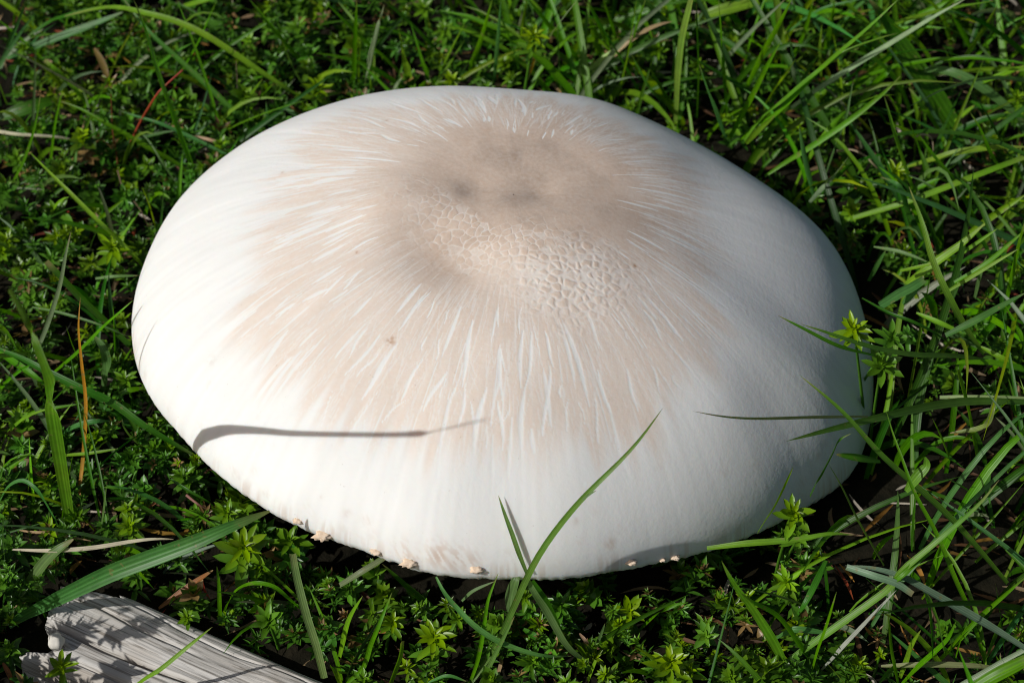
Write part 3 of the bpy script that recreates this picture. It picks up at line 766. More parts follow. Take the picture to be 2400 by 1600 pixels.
    B(2, [(740, 735), (900, 622), (1200, 430), (1500, 245), (1720, 110), (1935, -10)], 42, (14, 22, 36, 48, 56, 62), 'p', 'long glossy pale blade ruled across the upper right')
    B(2, [(420, 620), (490, 470), (560, 330), (650, 170), (745, -10)], 42, (20, 34, 46, 60, 74), 'g', 'mid green blade leaning right at the top of the fan')
    B(2, [(190, 535), (320, 370), (480, 200), (600, 90), (705, -10)], 30, (8, 22, 36, 46, 54), 'p', 'pale narrow blade slanting right above the upper right rim')
    B(2, [(1920, 1000), (1840, 860), (1650, 560), (1430, 220), (1300, 40), (1260, -10)], 140, (4, 8, 20, 34, 44, 46), 'd', 'very wide dark green blade with yellow midrib at upper right', 'h')
    B(2, [(1800, 1060), (1765, 920), (1700, 810), (1640, 740), (1540, 600)], 42, (10, 14, 20, 24, 28), 'g', 'curled green edge strip beside the very wide dark blade', 's')
    B(2, [(560, 1200), (700, 1105), (840, 1020), (1120, 830), (1310, 680), (1400, 600), (1480, 520)], 40, (19, 24, 30, 40, 46, 50, 52), (0.10, 0.22, 0.03), 'long bright blade with paddle shaped tip below the glossy pale one', 's')
    B(2, [(1170, 750), (1300, 590), (1380, 500), (1440, 435)], 52, (12, 20, 26, 28), 'g', 'double striped short blade against the very wide dark blade', 's')
    B(2, [(1660, 1600), (1620, 1450), (1560, 1290), (1460, 980), (1410, 800), (1368, 645)], 44, (5, 12, 22, 40, 48, 54), 'l', 'tall bright tapered blade in front of the yellow rosette')
    B(2, [(2020, 1560), (1930, 1380), (1830, 1210), (1700, 1050), (1598, 905)], 34, (6, 16, 26, 34, 40), 'g', 'green blade leaning left right of the yellow rosette')
    B(2, [(1160, 1485), (1480, 1390), (1700, 1310), (2010, 1190), (2340, 1065)], 42, (16, 24, 28, 32, 34), 'l', 'long bright nearly level blade at right', 'b')
    B(2, [(860, 1380), (940, 1290), (1040, 1180), (1132, 1062)], 34, (19, 28, 36, 44), 'p', 'pale short blade leaning right by the right rim')
    B(2, [(890, 1340), (845, 1150), (815, 1000), (793, 860)], 40, (19, 34, 46, 56), 'b', 'blue-green upright blade close to the right rim')
    B(2, [(945, 1260), (1040, 980), (1110, 800), (1140, 650), (1162, 550)], 24, (5, 26, 38, 44, 48), 'e', 'thin curved blade right of the blue-green one')
    B(2, [(1335, 1385), (1230, 1300), (1160, 1230), (1085, 1150)], 44, (6, 12, 16, 20), 'y', 'yellowing blade with orange tip near the right rim')
    B(2, [(1580, 1580), (1530, 1450), (1490, 1300), (1440, 1245), (1350, 1205)], 46, (10, 22, 32, 34, 32), 'b', 'grey blue curved blade below the yellow rosette')
    B(2, [(1590, 490), (1700, 475), (1830, 492), (2000, 570), (2200, 720), (2340, 845)], 66, (20, 26, 28, 26, 20, 14), 'e', 'broad grey-green arching blade at the right edge', 's')
    B(2, [(1700, 445), (1900, 395), (2100, 400), (2340, 440)], 32, (14, 18, 20, 18), 'd', 'dark low arching blade above the broad grey-green arch', 's')
    B(2, [(2040, 565), (2180, 510), (2340, 445)], 54, (26, 30, 32), 'l', 'pale wide blade entering from the right edge')
    B(2, [(1880, 452), (1980, 310), (2060, 190), (2145, 35)], 36, (12, 24, 34, 46), 'l', 'light blade leaning right near the top right corner')
    B(2, [(2340, 1410), (2230, 1240), (2110, 1070), (2020, 870), (1955, 765)], 30, (10, 24, 36, 46, 50), 'g', 'long thin blade with curled tip at the right edge')
    B(2, [(2340, 1260), (2200, 1030), (2080, 800), (2000, 670)], 32, (8, 24, 36, 42), 'd', 'dark long blade crossing at the right edge')
    B(2, [(1530, 1135), (1700, 1085), (1860, 1040), (2060, 1010), (2340, 1000)], 46, (14, 20, 24, 26, 26), 'l', 'long bright level blade above the yellow rosette', 's')
    B(2, [(1950, 1580), (2150, 1440), (2340, 1320)], 48, (22, 30, 36), 'l', 'bright striped blade rising to the right edge')
    B(2, [(945, 570), (930, 400), (935, 290), (947, 165)], 32, (6, 22, 32, 42), 'l', 'upright light blade behind the long straight ones')
    B(2, [(730, 430), (800, 300), (840, 200), (893, -10)], 38, (6, 18, 28, 46), 'g', 'upright green blade near the top edge at right')
    B(2, [(955, 410), (1000, 200), (1020, 100), (1032, -10)], 38, (6, 26, 36, 46), 'g', 'tall upright blade at the top edge at right')
    B(2, [(555, 725), (640, 590), (700, 510), (772, 398)], 30, (20, 32, 38, 48), 'y', 'yellow-green blade with bent tip inside the fan')
    B(2, [(778, 575), (765, 520), (745, 445)], 38, (30, 36, 42), 'p', 'pale bent-over tip inside the fan', 's')
    B(2, [(95, 810), (105, 500), (98, 250), (93, 10)], 24, (4, 34, 56, 72), 'd', 'dark upright blade just right of the thick stalk')
    B(2, [(1510, 380), (1600, 250), (1680, 150), (1765, 55)], 42, (8, 20, 30, 38), 'g', 'bright blade leaning right behind the glossy pale one')
    B(2, [(1970, 350), (1900, 220), (1825, 90)], 38, (8, 20, 32), 'g', 'green blade leaning left at the top right')
    B(2, [(2205, 290), (2170, 210), (2145, 140)], 26, (16, 24, 30), 'l', 'small bright blade tip near the top right corner')
    B(2, [(90, 135), (200, 98), (320, 62), (515, 10)], 96, (12, 15, 17, 19), (0.13, 0.24, 0.035), 'wide light green blade lying at the top edge right of the stalk', 'b')
    B(2, [(715, 222), (880, 100), (1000, 45), (1220, -5)], 24, (22, 30, 34, 38), 'b', 'bluish thin arching blade at the top edge')
    B(2, [(1850, 825), (1910, 780), (1985, 718)], 32, (10, 14, 18), 'l', 'short wide blade piece right of the very wide dark blade', 's')
    B(2, [(640, 490), (500, 425), (400, 360), (290, 308)], 74, (8, 12, 15, 17), 'y', 'wide glowing yellow-green blade behind the fan', 's')
    B(2, [(645, 1065), (690, 995), (755, 905)], 26, (8, 14, 22), 'g', 'small blade leaning right over the upper right rim')
    B(2, [(430, 975), (500, 900), (630, 785)], 40, (20, 26, 34), 'l', 'short light blade low in the fan at the rim')
    B(2, [(1310, 1420), (1500, 1330), (1750, 1215), (1790, 1200)], 40, (14, 20, 26, 27), 'g', 'green blade passing behind the tall bright tapered one', 's')
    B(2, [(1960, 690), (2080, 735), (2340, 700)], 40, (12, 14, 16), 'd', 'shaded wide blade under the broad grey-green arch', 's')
    B(2, [(60, 170), (300, 290), (560, 470), (700, 560)], 44, (20, 18, 14, 10), 'd', 'dark blade slanting down right behind the fan', 's')
    # --- left side
    B(3, [(-20, 830), (150, 900), (280, 970), (560, 1110), (760, 1200), (1000, 1370), (1350, 1575)], 56, (28, 29, 29, 27, 24, 20, 12), 'd', 'long dark green blade running from the left edge under the cap', 's')
    B(3, [(-20, 850), (150, 960), (260, 1040), (340, 1110)], 46, (14, 16, 15, 12), 'g', 'second green blade below the long dark one at the left edge')
    B(3, [(880, 810), (750, 680), (540, 480), (420, 350), (315, 240)], 46, (10, 15, 24, 30, 34), 'd', 'dark blade with a white mown tip left of the cap', 'b')
    B(3, [(310, 1045), (400, 970), (530, 860), (700, 690), (800, 600), (905, 505)], 36, (6, 12, 20, 30, 36, 40), 'g', 'bright green blade leaning right to the left rim of the cap')
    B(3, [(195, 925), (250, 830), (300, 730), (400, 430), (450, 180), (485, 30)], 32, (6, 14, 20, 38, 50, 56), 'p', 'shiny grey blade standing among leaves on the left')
    B(3, [(385, 1445), (470, 1385), (560, 1348), (680, 1328), (810, 1332)], 44, (8, 14, 17, 18, 14), 'b', 'grey-green arching blade below the dark one at left', 's')
    B(3, [(1040, 1568), (960, 1500), (880, 1425), (840, 1360), (830, 1305)], 26, (6, 12, 18, 22, 24), 'e', 'curled thin blade by the lower left rim')
    B(3, [(390, 1562), (600, 1545), (825, 1510)], 26, (12, 16, 18), 'l', 'pale straight blade lying level in the lower left')
    B(3, [(80, 1325), (190, 1285), (300, 1250), (545, 1208)], 30, (10, 14, 18, 20), 'g', 'light level blade crossing behind the broad twisted one')
    B(3, [(220, 552), (420, 592), (680, 672), (880, 755)], 20, (22, 24, 24, 20), 'e', 'greyish thin blade crossing left of the cap')
    B(3, [(700, 1130), (720, 1020), (725, 920), (700, 830), (640, 745)], 66, (4, 10, 16, 20, 22), 'e', 'wide dull folded blade in the shade left of the cap', 's')
    B(3, [(530, 900), (485, 790), (448, 675)], 19, (6, 16, 26), 'g', 'small thin blade below the white mown tip')
    B(3, [(650, 357), (780, 342), (945, 336)], 24, (18, 20, 20), 'e', 'level greyish blade touching the left rim')
    B(3, [(765, 1168), (870, 1122), (1000, 1098)], 44, (12, 15, 14), 'g', 'short wide blade poking from under the left rim', 's')
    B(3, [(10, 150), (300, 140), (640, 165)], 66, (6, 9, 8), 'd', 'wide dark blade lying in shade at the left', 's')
    B(3, [(790, 970), (778, 780), (768, 535)], 17, (4, 16, 34), 'g', 'thread thin upright blade close to the left rim')
    B(3, [(600, 1080), (630, 1110), (480, 1380)], 14, (10, 12, 6), 'd', 'thin dark blade beside the orange dry one')
    # --- lower left
    B(6, [(60, 1180), (160, 1110), (260, 1060), (500, 940), (750, 822), (1000, 728), (1300, 618), (1560, 508), (1835, 398)], 118, (9, 12, 16, 24, 31, 36, 41, 44, 44), 'b', 'big broad green blade sweeping across the lower left to the cap', 's')
    B(6, [(90, 990), (160, 945), (300, 755), (400, 660), (500, 590)], 84, (5, 8, 16, 20, 22), 'e', 'wide dull green blade shaded under the big sweeping one', 's')
    B(6, [(-10, 350), (60, 232), (160, 192), (260, 262), (340, 385), (400, 500), (440, 610)], 30, (14, 22, 25, 24, 18, 12, 6), 'b', 'thin blade arched like a hoop at the left edge')
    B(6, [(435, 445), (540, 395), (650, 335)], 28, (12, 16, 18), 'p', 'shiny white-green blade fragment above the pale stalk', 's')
    B(6, [(1525, 1085), (1560, 1010), (1620, 930), (1730, 890), (1860, 912), (1960, 990), (2050, 1070), (2120, 1130)], 36, (5, 12, 18, 23, 23, 20, 14, 9), 'g', 'glossy blade bent in an arch below the cap')
    B(6, [(2205, 1535), (2150, 1320), (2080, 1100), (2020, 860), (1990, 690)], 58, (20, 22, 24, 27, 28), (0.14, 0.215, 0.075), 'flat light green stem slanting down in the lower left middle', 'b')
    B(6, [(930, 1580), (1000, 1530), (1100, 1468), (1280, 1320), (1445, 1185)], 32, (20, 23, 26, 31, 34), 'l', 'bright green blade leaning over the grey dead wood')
    B(6, [(1500, 1165), (1495, 1050), (1490, 900), (1475, 770)], 30, (6, 12, 20, 28), 'g', 'short upright blade behind the arched glossy one')
    B(6, [(410, 520), (430, 400), (450, 250), (495, 20)], 17, (4, 14, 24, 40), 'g', 'thin upright blade right of the broad twisted one')
    B(6, [(680, 575), (705, 420), (725, 225)], 26, (5, 18, 32), 'e', 'slim upright blade above the pale stalk')
    B(6, [(-10, 165), (100, 80), (210, 0)], 50, (12, 16, 20), 'g', 'wide blade piece entering at the left edge')
    B(6, [(1400, 60), (1480, 130), (1600, 245), (1700, 300)], 40, (22, 20, 16, 12), 'd', 'dark blade hugging the lower left rim of the cap', 's')
    B(6, [(1160, 180), (1280, 260), (1420, 340), (1480, 400)], 22, (18, 18, 15, 10), 'd', 'thin dark blade among leaves below the left rim')
    # --- bottom middle
    B(7, [(860, 1600), (1000, 1400), (1070, 1290), (1130, 1150), (1200, 990), (1285, 800), (1380, 635), (1560, 400), (1700, 250), (1960, 0), (2080, -150), (2190, -305)], 46, (4, 10, 16, 22, 30, 40, 46, 56, 62, 70, 74, 76), (0.085, 0.165, 0.035), 'tall blade rising across the front of the white cap', 'f')
    B(7, [(1640, 320), (1690, 285), (1735, 258)], 16, (62, 63, 64), 'e', 'tiny side spur on the tall blade in front of the cap', 'f')
    B(7, [(1262, 820), (1210, 690), (1165, 560), (1120, 440), (1068, 290)], 34, (33, 33, 33, 33, 34), 'e', 'short dark grey-green blade crossing before the cap front', 'fc')
    B(7, [(1258, 850), (1320, 960), (1400, 1080), (1520, 1290), (1620, 1390), (1740, 1445)], 54, (36, 32, 26, 18, 13, 9), 'e', 'grey-green blade bending down from the tall crossing blade', '')
    B(7, [(1300, 870), (1400, 1020), (1480, 1180), (1530, 1250)], 40, (32, 26, 18, 12), 'd', 'dark twin blade behind the one bending down')
    B(7, [(645, 845), (700, 950), (780, 1050), (920, 1190), (1100, 1300), (1350, 1380), (1565, 1385)], 40, (30, 28, 25, 22, 19, 16, 12), (0.075, 0.175, 0.05), 'bluish green blade curving like a bow below the cap', 's')
    B(7, [(870, 1580), (920, 1440), (950, 1310), (975, 1150), (1000, 1000), (1070, 815)], 30, (4, 10, 16, 22, 28, 34), 'g', 'green blade rising to the cap front edge')
    B(7, [(-10, 905), (80, 850), (160, 800), (310, 708)], 46, (24, 27, 29, 31), (0.13, 0.17, 0.08), 'olive dull blade reaching the cap edge from lower left', 'b')
    B(7, [(820, 1010), (900, 940), (1045, 875)], 24, (22, 25, 28), 'e', 'faint olive blade just under the cap front')
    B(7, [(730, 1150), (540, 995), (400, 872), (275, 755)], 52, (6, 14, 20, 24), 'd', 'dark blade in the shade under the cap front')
    B(7, [(325, 1590), (370, 1470), (400, 1380), (412, 1285)], 38, (6, 14, 20, 26), 'l', 'light blade stub near the bottom edge', 'b')
    B(7, [(40, 1570), (150, 1460), (200, 1310), (250, 1190), (300, 1060), (345, 950)], 34, (5, 10, 16, 22, 26, 30), 'g', 'curved blade rising from the bottom edge left of middle')
    B(7, [(-10, 1390), (50, 1150), (145, 975)], 42, (8, 20, 30), 'l', 'light upright blade at the bottom below the left front')
    B(7, [(1150, 1090), (1160, 980), (1185, 880), (1200, 830)], 92, (22, 26, 30, 31), 'e', 'wide pale leaf sheath at the foot of the crossing blades', 's')
    B(7, [(1735, 1310), (1765, 1240), (1795, 1160)], 22, (10, 14, 18), 'e', 'thin short blade under the cap front right')
    B(7, [(1680, 1560), (1705, 1490), (1735, 1415)], 34, (6, 10, 14), 'l', 'pale stub of blade near the bottom middle right', 'b')
    B(7, [(1240, 1200), (1340, 1260), (1480, 1290)], 50, (14, 15, 14), 'd', 'short shaded wide blade below the crossing blades', 's')
    B(7, [(590, 1565), (720, 1520), (850, 1555)], 26, (14, 17, 16), 'b', 'low shiny blade bent along the bottom edge', 's')
    B(7, [(940, 1590), (1010, 1450), (1090, 1290), (1180, 1110)], 34, (5, 12, 20, 28), (0.10, 0.17, 0.045), 'second pale stem beside the tall crossing blade')
    # --- lower right
    B(8, [(780, 1600), (740, 1530), (640, 1310), (500, 1080), (350, 880), (265, 735)], 92, (4, 6, 18, 30, 42, 50), (0.085, 0.20, 0.028), 'big bright forked blade standing in the lower right')
    B(8, [(1000, 1600), (900, 1450), (800, 1320), (650, 1120), (480, 1020), (400, 960)], 52, (4, 10, 18, 30, 38, 42), 'g', 'second limb of the bright forked blade in the lower right', 's')
    B(8, [(600, 1600), (700, 1440), (1000, 1220), (1400, 930), (1500, 800), (1750, 590), (2000, 370), (2155, 185)], 54, (6, 12, 22, 34, 40, 48, 54, 58), (0.105, 0.215, 0.04), 'longest bright blade slanting across the dark lower right')
    B(8, [(1420, 890), (1500, 830), (1600, 740), (1732, 655)], 42, (37, 40, 42, 44), 'g', 'small blade forking off the longest bright one')
    B(8, [(2340, 1340), (2160, 1225), (2000, 1130), (1700, 960), (1500, 850), (1300, 790), (1105, 768)], 66, (26, 28, 30, 34, 36, 36, 34), (0.105, 0.175, 0.11), 'blue-grey blade lying under the longest bright one', '')
    B(8, [(1115, 780), (1300, 840), (1450, 890), (1565, 965)], 50, (38, 39, 38, 36), (0.13, 0.21, 0.13), 'pale bluish folded strip on the blue-grey blade', 'b')
    B(8, [(2090, 1560), (2030, 1330), (1950, 1080), (1850, 850), (1730, 560), (1580, 280), (1510, 90), (1430, -130), (1380, -300)], 34, (4, 16, 26, 34, 42, 50, 54, 58, 60), 'g', 'long thin green blade curving up beside the dark gap')
    B(8, [(2210, 890), (2000, 640), (1800, 420), (1520, 170), (1330, 0), (1100, -270), (950, -400), (790, -530)], 46, (8, 20, 30, 42, 50, 60, 64, 66), (0.085, 0.185, 0.03), 'long blade leaning left from the dark gap across the right rim', 'f')
    B(8, [(1740, 1420), (1900, 1250), (2020, 1120), (2180, 980), (2340, 840)], 36, (10, 20, 26, 34, 42), 'g', 'bright blade rising to the right edge low down')
    B(8, [(1480, 1590), (1600, 1460), (1700, 1370), (1800, 1270), (1862, 1145)], 44, (6, 16, 22, 28, 34), 'g', 'curved pointed blade near the bottom right')
    B(8, [(1480, 1530), (1530, 1400), (1560, 1310), (1622, 1205)], 42, (6, 16, 24, 32), 'l', 'light short pointed blade near the bottom right')
    B(8, [(1470, 1590), (1440, 1450), (1418, 1330), (1398, 1085)], 30, (5, 16, 26, 42), 'g', 'straight upright blade in the lower right middle')
    B(8, [(1860, 1400), (1890, 1290), (1935, 1165)], 32, (12, 20, 30), 'g', 'small upright blade right of the curved pointed one')
    B(8, [(1845, 1400), (1820, 1280), (1765, 1160)], 17, (10, 20, 30), 'e', 'hair thin blade between the upright ones at lower right')
    B(8, [(945, 1480), (1030, 1390), (1100, 1310), (1300, 1100), (1455, 935)], 36, (8, 14, 18, 28, 36), (0.30, 0.34, 0.26), 'folded shiny grey blade in the lower right')  # shine on the fold is put into its pale grey colour
    B(8, [(1350, 1452), (1700, 1442), (2000, 1452), (2210, 1475)], 42, (13, 16, 16, 13), (0.16, 0.20, 0.09), 'level olive blade striped by shadows at the bottom right', 's')
    B(8, [(165, 652), (430, 620), (620, 606), (800, 590), (1000, 553), (1165, 560)], 48, (30, 33, 34, 35, 36, 34), 'l', 'level light green blade under the right front rim', '')
    B(8, [(510, 545), (560, 460), (620, 370), (690, 230), (755, 90)], 28, (36, 42, 48, 56, 62), 'y', 'small bright pointed blade before the right front rim', 'f')
    B(8, [(600, 1290), (690, 1235), (780, 1205), (1010, 1232)], 48, (12, 18, 21, 20), 'b', 'bluish blade bent over behind the forked one', 's')
    B(8, [(860, 1580), (920, 1350), (980, 1180), (1048, 945)], 30, (6, 22, 32, 44), 'g', 'upright blade crossing the longest bright one')
    B(8, [(1990, 1600), (2150, 1510), (2340, 1415)], 96, (20, 24, 27), 'g', 'wide green blade in the bottom right corner', 'b')
    B(8, [(1370, 770), (1270, 600), (1180, 440), (1080, 230), (990, 75)], 24, (20, 30, 40, 50, 58), 'e', 'thin blade leaning left in the dark gap by the cap', 'f')
    B(8, [(1520, 265), (1570, 200), (1610, 150), (1660, 90), (1650, 30)], 74, (44, 47, 49, 51, 53), (0.10, 0.20, 0.03), 'curled bright leaf tip hanging in the dark gap', 's')
    B(8, [(1560, 670), (1570, 480), (1587, 265)], 22, (22, 36, 48), 'd', 'thin upright blade below the curled leaf tip')
    B(8, [(980, 735), (920, 860), (850, 1000), (800, 1080), (742, 1155)], 52, (22, 22, 20, 17, 13), 'd', 'dark drooping blade with lit tip below the right front sprig')
    B(8, [(2195, 1450), (2170, 1180), (2128, 885)], 17, (6, 22, 38), 'd', 'thin dark upright blade near the right bottom edge')
    B(8, [(865, 295), (900, 220), (945, 140), (1025, -10), (1060, -85), (1150, -130)], 30, (38, 44, 48, 56, 60, 62), 'd', 'short dark blade hooked before the right rim', 'f')
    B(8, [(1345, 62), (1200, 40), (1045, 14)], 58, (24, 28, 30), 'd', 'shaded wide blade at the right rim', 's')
    # --- right middle
    B(5, [(1260, 1296), (900, 1301), (500, 1311), (280, 1297), (160, 1276), (70, 1258)], 26, (52, 56, 60, 62, 63, 64), (0.045, 0.06, 0.025), 'dark level thread of grass lying across the right of the cap', 'f')  # a blade in shadow, its darkness put into the colour
    B(5, [(2340, 1195), (1920, 1190), (1600, 1240), (1300, 1310), (1050, 1370), (880, 1415), (705, 1462)], 60, (30, 36, 42, 48, 52, 55, 57), (0.07, 0.15, 0.03), 'green blade pointing left over the right rim', 'f')
    B(5, [(2100, 925), (1900, 885), (1600, 880), (1400, 850), (1200, 800), (1000, 730), (810, 668)], 48, (26, 34, 44, 49, 54, 58, 60), (0.075, 0.17, 0.03), 'green blade pointing left past the yellow-green sprig', 'f')
    B(5, [(1300, 880), (1070, 822), (850, 712), (645, 606)], 30, (48, 54, 58, 60), 'd', 'dark blade behind the one past the yellow-green sprig', 'f')
    B(5, [(1790, 745), (2000, 640), (2150, 555), (2340, 450)], 54, (44, 48, 50, 53), 'b', 'thick grey-green blade coming in from the right edge')
    B(5, [(2050, 870), (1930, 700), (1800, 460), (1700, 230), (1630, -20), (1540, -270)], 50, (26, 34, 44, 50, 56, 60), (0.12, 0.21, 0.035), 'long bright upright blade right of the yellow-green sprig')
    B(5, [(1265, 372), (1320, 270), (1385, 158)], 32, (14, 22, 30), 'b', 'short grey-green blade beside the right rim')
    B(5, [(1345, 545), (1480, 462), (1560, 420), (1645, 365)], 68, (34, 36, 37, 38), 'b', 'wide grey-green leaf right of the cap', 'b')
    B(5, [(1500, 530), (1560, 460), (1640, 340)], 54, (30, 34, 38), 'b', 'second grey-green leaf beside the wide one', 's')
    B(5, [(1480, 306), (1580, 285), (1700, 258)], 30, (34, 36, 38), 'l', 'short lit blade end right of the rim', 'b')
    B(5, [(1520, 400), (1640, 310), (1760, 220), (1900, 120), (2060, -20)], 62, (26, 32, 36, 40, 46), 'l', 'wide light blade slanting up right of the cap')
    B(5, [(1830, 230), (1980, 130), (2145, 15)], 28, (34, 40, 46), 'l', 'narrow light blade above the wide slanting one')
    B(5, [(1850, 385), (2060, 260), (2340, 20)], 38, (36, 42, 50), 'g', 'green blade rising to the right edge')
    B(5, [(1800, 445), (2050, 292), (2285, 155)], 30, (38, 44, 50), 'l', 'narrow bright blade rising to the right edge below it')
    B(5, [(2140, 1130), (2112, 1230), (2080, 1330), (2020, 1375), (1820, 1408)], 40, (36, 36, 32, 28, 24), (0.15, 0.20, 0.06), 'olive curled blade hanging in the dark right side', 's')
    B(5, [(1812, 1575), (1760, 1440), (1698, 1305)], 22, (20, 28, 36), 'l', 'thin lit blade in the dark right gap')
    B(5, [(2340, 1550), (2230, 1400), (2128, 1298)], 24, (22, 30, 34), 'p', 'thin pale blade near the right edge')
    B(5, [(1750, 1165), (2000, 1164), (2340, 1172)], 30, (27, 29, 29), (0.22, 0.27, 0.13), 'level pale olive blade right of the sprig', 'b')
    B(5, [(2010, 1600), (1960, 1350), (1930, 1200), (1870, 980)], 46, (10, 22, 30, 40), 'l', 'bright broken upright blade in the right dark gap', 'b')
    B(5, [(2200, 480), (2240, 300), (2280, 130), (2330, -30)], 76, (20, 34, 46, 56), 'g', 'wide upright green blade at the right edge', 'b')
    B(5, [(1990, 490), (2030, 330), (2070, 200)], 34, (22, 32, 40), 'e', 'short upright striped blade on the right')
    B(5, [(1220, 490), (1400, 590), (1560, 650), (1700, 720), (1860, 830)], 26, (34, 36, 36, 32, 24), 'd', 'dark blade behind the yellow-green sprig', 's')
    B(5, [(2030, 820), (2160, 890), (2290, 950)], 36, (30, 30, 28), 'l', 'short bright blade below the thick grey-green one', 's')
    B(5, [(1590, 590), (1750, 660), (1900, 725)], 36, (36, 36, 34), 'l', 'small level bright blade right of the sprig', 's')
    B(5, [(1300, 140), (1480, 175), (1660, 240)], 26, (28, 30, 30), 'e', 'thin shaded blade above the right rim', 's')
    B(5, [(2080, 1000), (2190, 890), (2240, 720)], 40, (12, 22, 34), 'g', 'pointed blade right of the long bright upright one')
    # --- the tall twisted blade whose shadow falls over the cap: follows the sun line back from that shadow
    sh = [((3, 1330, 1478), 0.0), ((3, 1410, 1428), 0), ((3, 1550, 1402), 0), ((3, 1750, 1397), 0), ((3, 2000, 1403), 0), ((3, 2323, 1402), 0), ((4, 450, 1405), 0), ((4, 700, 1360), 0), ((4, 1000, 1310), 0)]
    xs = [122, 121, 119, 116, 111, 101, 80, 58, 22]
    P = []
    for ((t, x, y), _), X in zip(sh, xs):
        q = cap_at(*tpx(t, x, y))[0]
        s = np.linspace(0.01, 0.30, 900); Q = q + s[:, None] * SUN
        P.append(Q[np.abs(proj(Q)[:, 0] - X).argmin()])
    P = np.array(P)
    low = P[0] + (P[0] - P[2]) / max(P[2][2] - P[0][2], 1e-4) * (P[0][2] - 0.001)
    low = np.array([0.35 * low[0] + 0.65 * P[0][0], 0.35 * low[1] + 0.65 * P[0][1], 0.002])
    C = spline(np.concatenate([[low, low * 0.5 + P[0] * 0.5], P]), 40)
    u = np.linspace(0, 1, 40)
    prof = np.interp(u, [0, 0.15, 0.3, 0.38, 0.46, 0.55, 0.7, 0.85, 1], [0.65, 0.85, 1.0, 1.0, 0.95, 0.72, 0.52, 0.46, 0.22])
    nr = -FWD * 0.8 + UP * 0.3
    V, Fq, uv = ribbon(C, 0.0019 * prof, nr, 0.2)
    o = mesh_from('grass_blade', V - low, Fq, M_BLADE, uv=uv); o.location = low; o.color = (0.12, 0.26, 0.035, 1)
    tag(o, 'tall twisted bright blade at far left whose shadow crosses the cap', 'grass blade', G)

    S = make_strand
    S('dead_stalk', 'red stem with tan tip leaning beside the upper left of the cap', 'dry stem', 0, [(838, 1150), (880, 1000), (950, 840), (1060, 655), (1120, 588), (1242, 478)], 20, (4, 10, 18, 28, 31, 36), (0.40, 0.10, 0.06), 'o')
    S('dead_stalk', 'thin reddish brown stem upright behind the red stem', 'dry stem', 0, [(810, 1190), (790, 1030), (768, 900), (755, 640)], 13, (3, 10, 16, 28), 'n', 'o')
    S('dead_stalk', 'whitish bent dead stalk at the left edge', 'dry stem', 0, [(-10, 895), (130, 915), (340, 928), (460, 945), (550, 975)], 27, (13, 14, 13, 11, 8), 'w', 'o')
    S('dead_stalk', 'tan dry twig at the upper left rim of the cap', 'dry stem', 0, [(1300, 922), (1460, 962), (1600, 1025)], 22, (15, 15, 12), 't', 's')
    S('dead_stalk', 'thin grey upright twig above the upper left rim', 'dry stem', 0, [(1625, 750), (1618, 600), (1607, 415)], 11, (4, 14, 28), (0.30, 0.24, 0.19), 'o')
    S('dead_stalk', 'wiry brown twig curving down to the left shoulder', 'dry stem', 0, [(800, 1160), (840, 1280), (950, 1420), (1025, 1570)], 11, (14, 12, 9, 5), (0.22, 0.15, 0.11), 'o')
    S('withered_grass', 'orange brown withered blade with grey tip left of the cap', 'dry blade', 6, [(525, 430), (540, 270), (570, 0), (585, -250), (582, -400), (560, -580), (545, -720), (535, -860), (547, -1060)], 30, (3, 6, 14, 24, 30, 38, 44, 50, 58), (0.40, 0.22, 0.055), '')
    S('dead_stalk', 'long pale pinkish dead stalk lying level at lower left', 'dry stem', 6, [(85, 660), (340, 668), (620, 650), (900, 605), (1060, 588), (1180, 590)], 34, (16, 19, 21, 23, 24, 24), (0.62, 0.52, 0.45), 's')
    S('dead_stalk', 'tan dead straw crossing under the broad twisted blade', 'dry stem', 6, [(130, 530), (230, 545), (330, 552), (620, 602)], 26, (10, 12, 12, 10), 't', 's')
    S('withered_grass', 'brown orange withered blade near the dead wood', 'dry blade', 6, [(1080, 1060), (1220, 960), (1330, 880), (1450, 800)], 46, (5, 9, 12, 16), (0.30, 0.15, 0.05), 's')
    S('dead_stalk', 'reddish brown bit of stem below the left front of the cap', 'dry stem', 6, [(1270, 290), (1340, 345), (1405, 380)], 20, (16, 16, 14), (0.30, 0.17, 0.15), 'o')
    S('dead_stalk', 'orange brown bit of stem among leaves at lower left', 'dry stem', 6, [(1010, 380), (1060, 335), (1100, 300)], 22, (10, 12, 13), (0.36, 0.17, 0.08), 's')
    S('dead_stalk', 'pale brown wisps of dead stem under the lower right front', 'dry stem', 7, [(1620, 1230), (1660, 1280), (1710, 1350)], 26, (12, 12, 8), (0.34, 0.23, 0.16), 's')
    S('dead_stalk', 'brown fallen straw at right of the flat light stem', 'dry stem', 6, [(2110, 1130), (2200, 1190), (2330, 1260)], 20, (10, 9, 8), (0.26, 0.14, 0.07), 's')
    S('dead_stalk', 'grey wiry dead stem curving above the yellow rosette', 'dry stem', 2, [(1050, 1030), (1150, 1020), (1240, 1060), (1290, 1110), (1330, 1150)], 16, (14, 16, 16, 15, 13), (0.36, 0.29, 0.22), 'o')
    S('dead_stalk', 'pale looped dead thread right of the wide dark blade', 'dry stem', 2, [(1580, 935), (1640, 915), (1695, 945), (1708, 1030)], 13, (20, 22, 21, 16), (0.50, 0.42, 0.34), 'o')
    S('dead_stalk', 'orange dead stem in the bottom left corner', 'dry stem', 6, [(20, 1430), (60, 1500), (90, 1580)], 34, (10, 10, 8), (0.32, 0.12, 0.06), 's')
    S('withered_grass', 'tan dead blade hanging in shade at the upper left', 'dry blade', 0, [(640, 330), (690, 420), (720, 500), (728, 570)], 46, (16, 14, 12, 9), (0.28, 0.18, 0.08), 's')
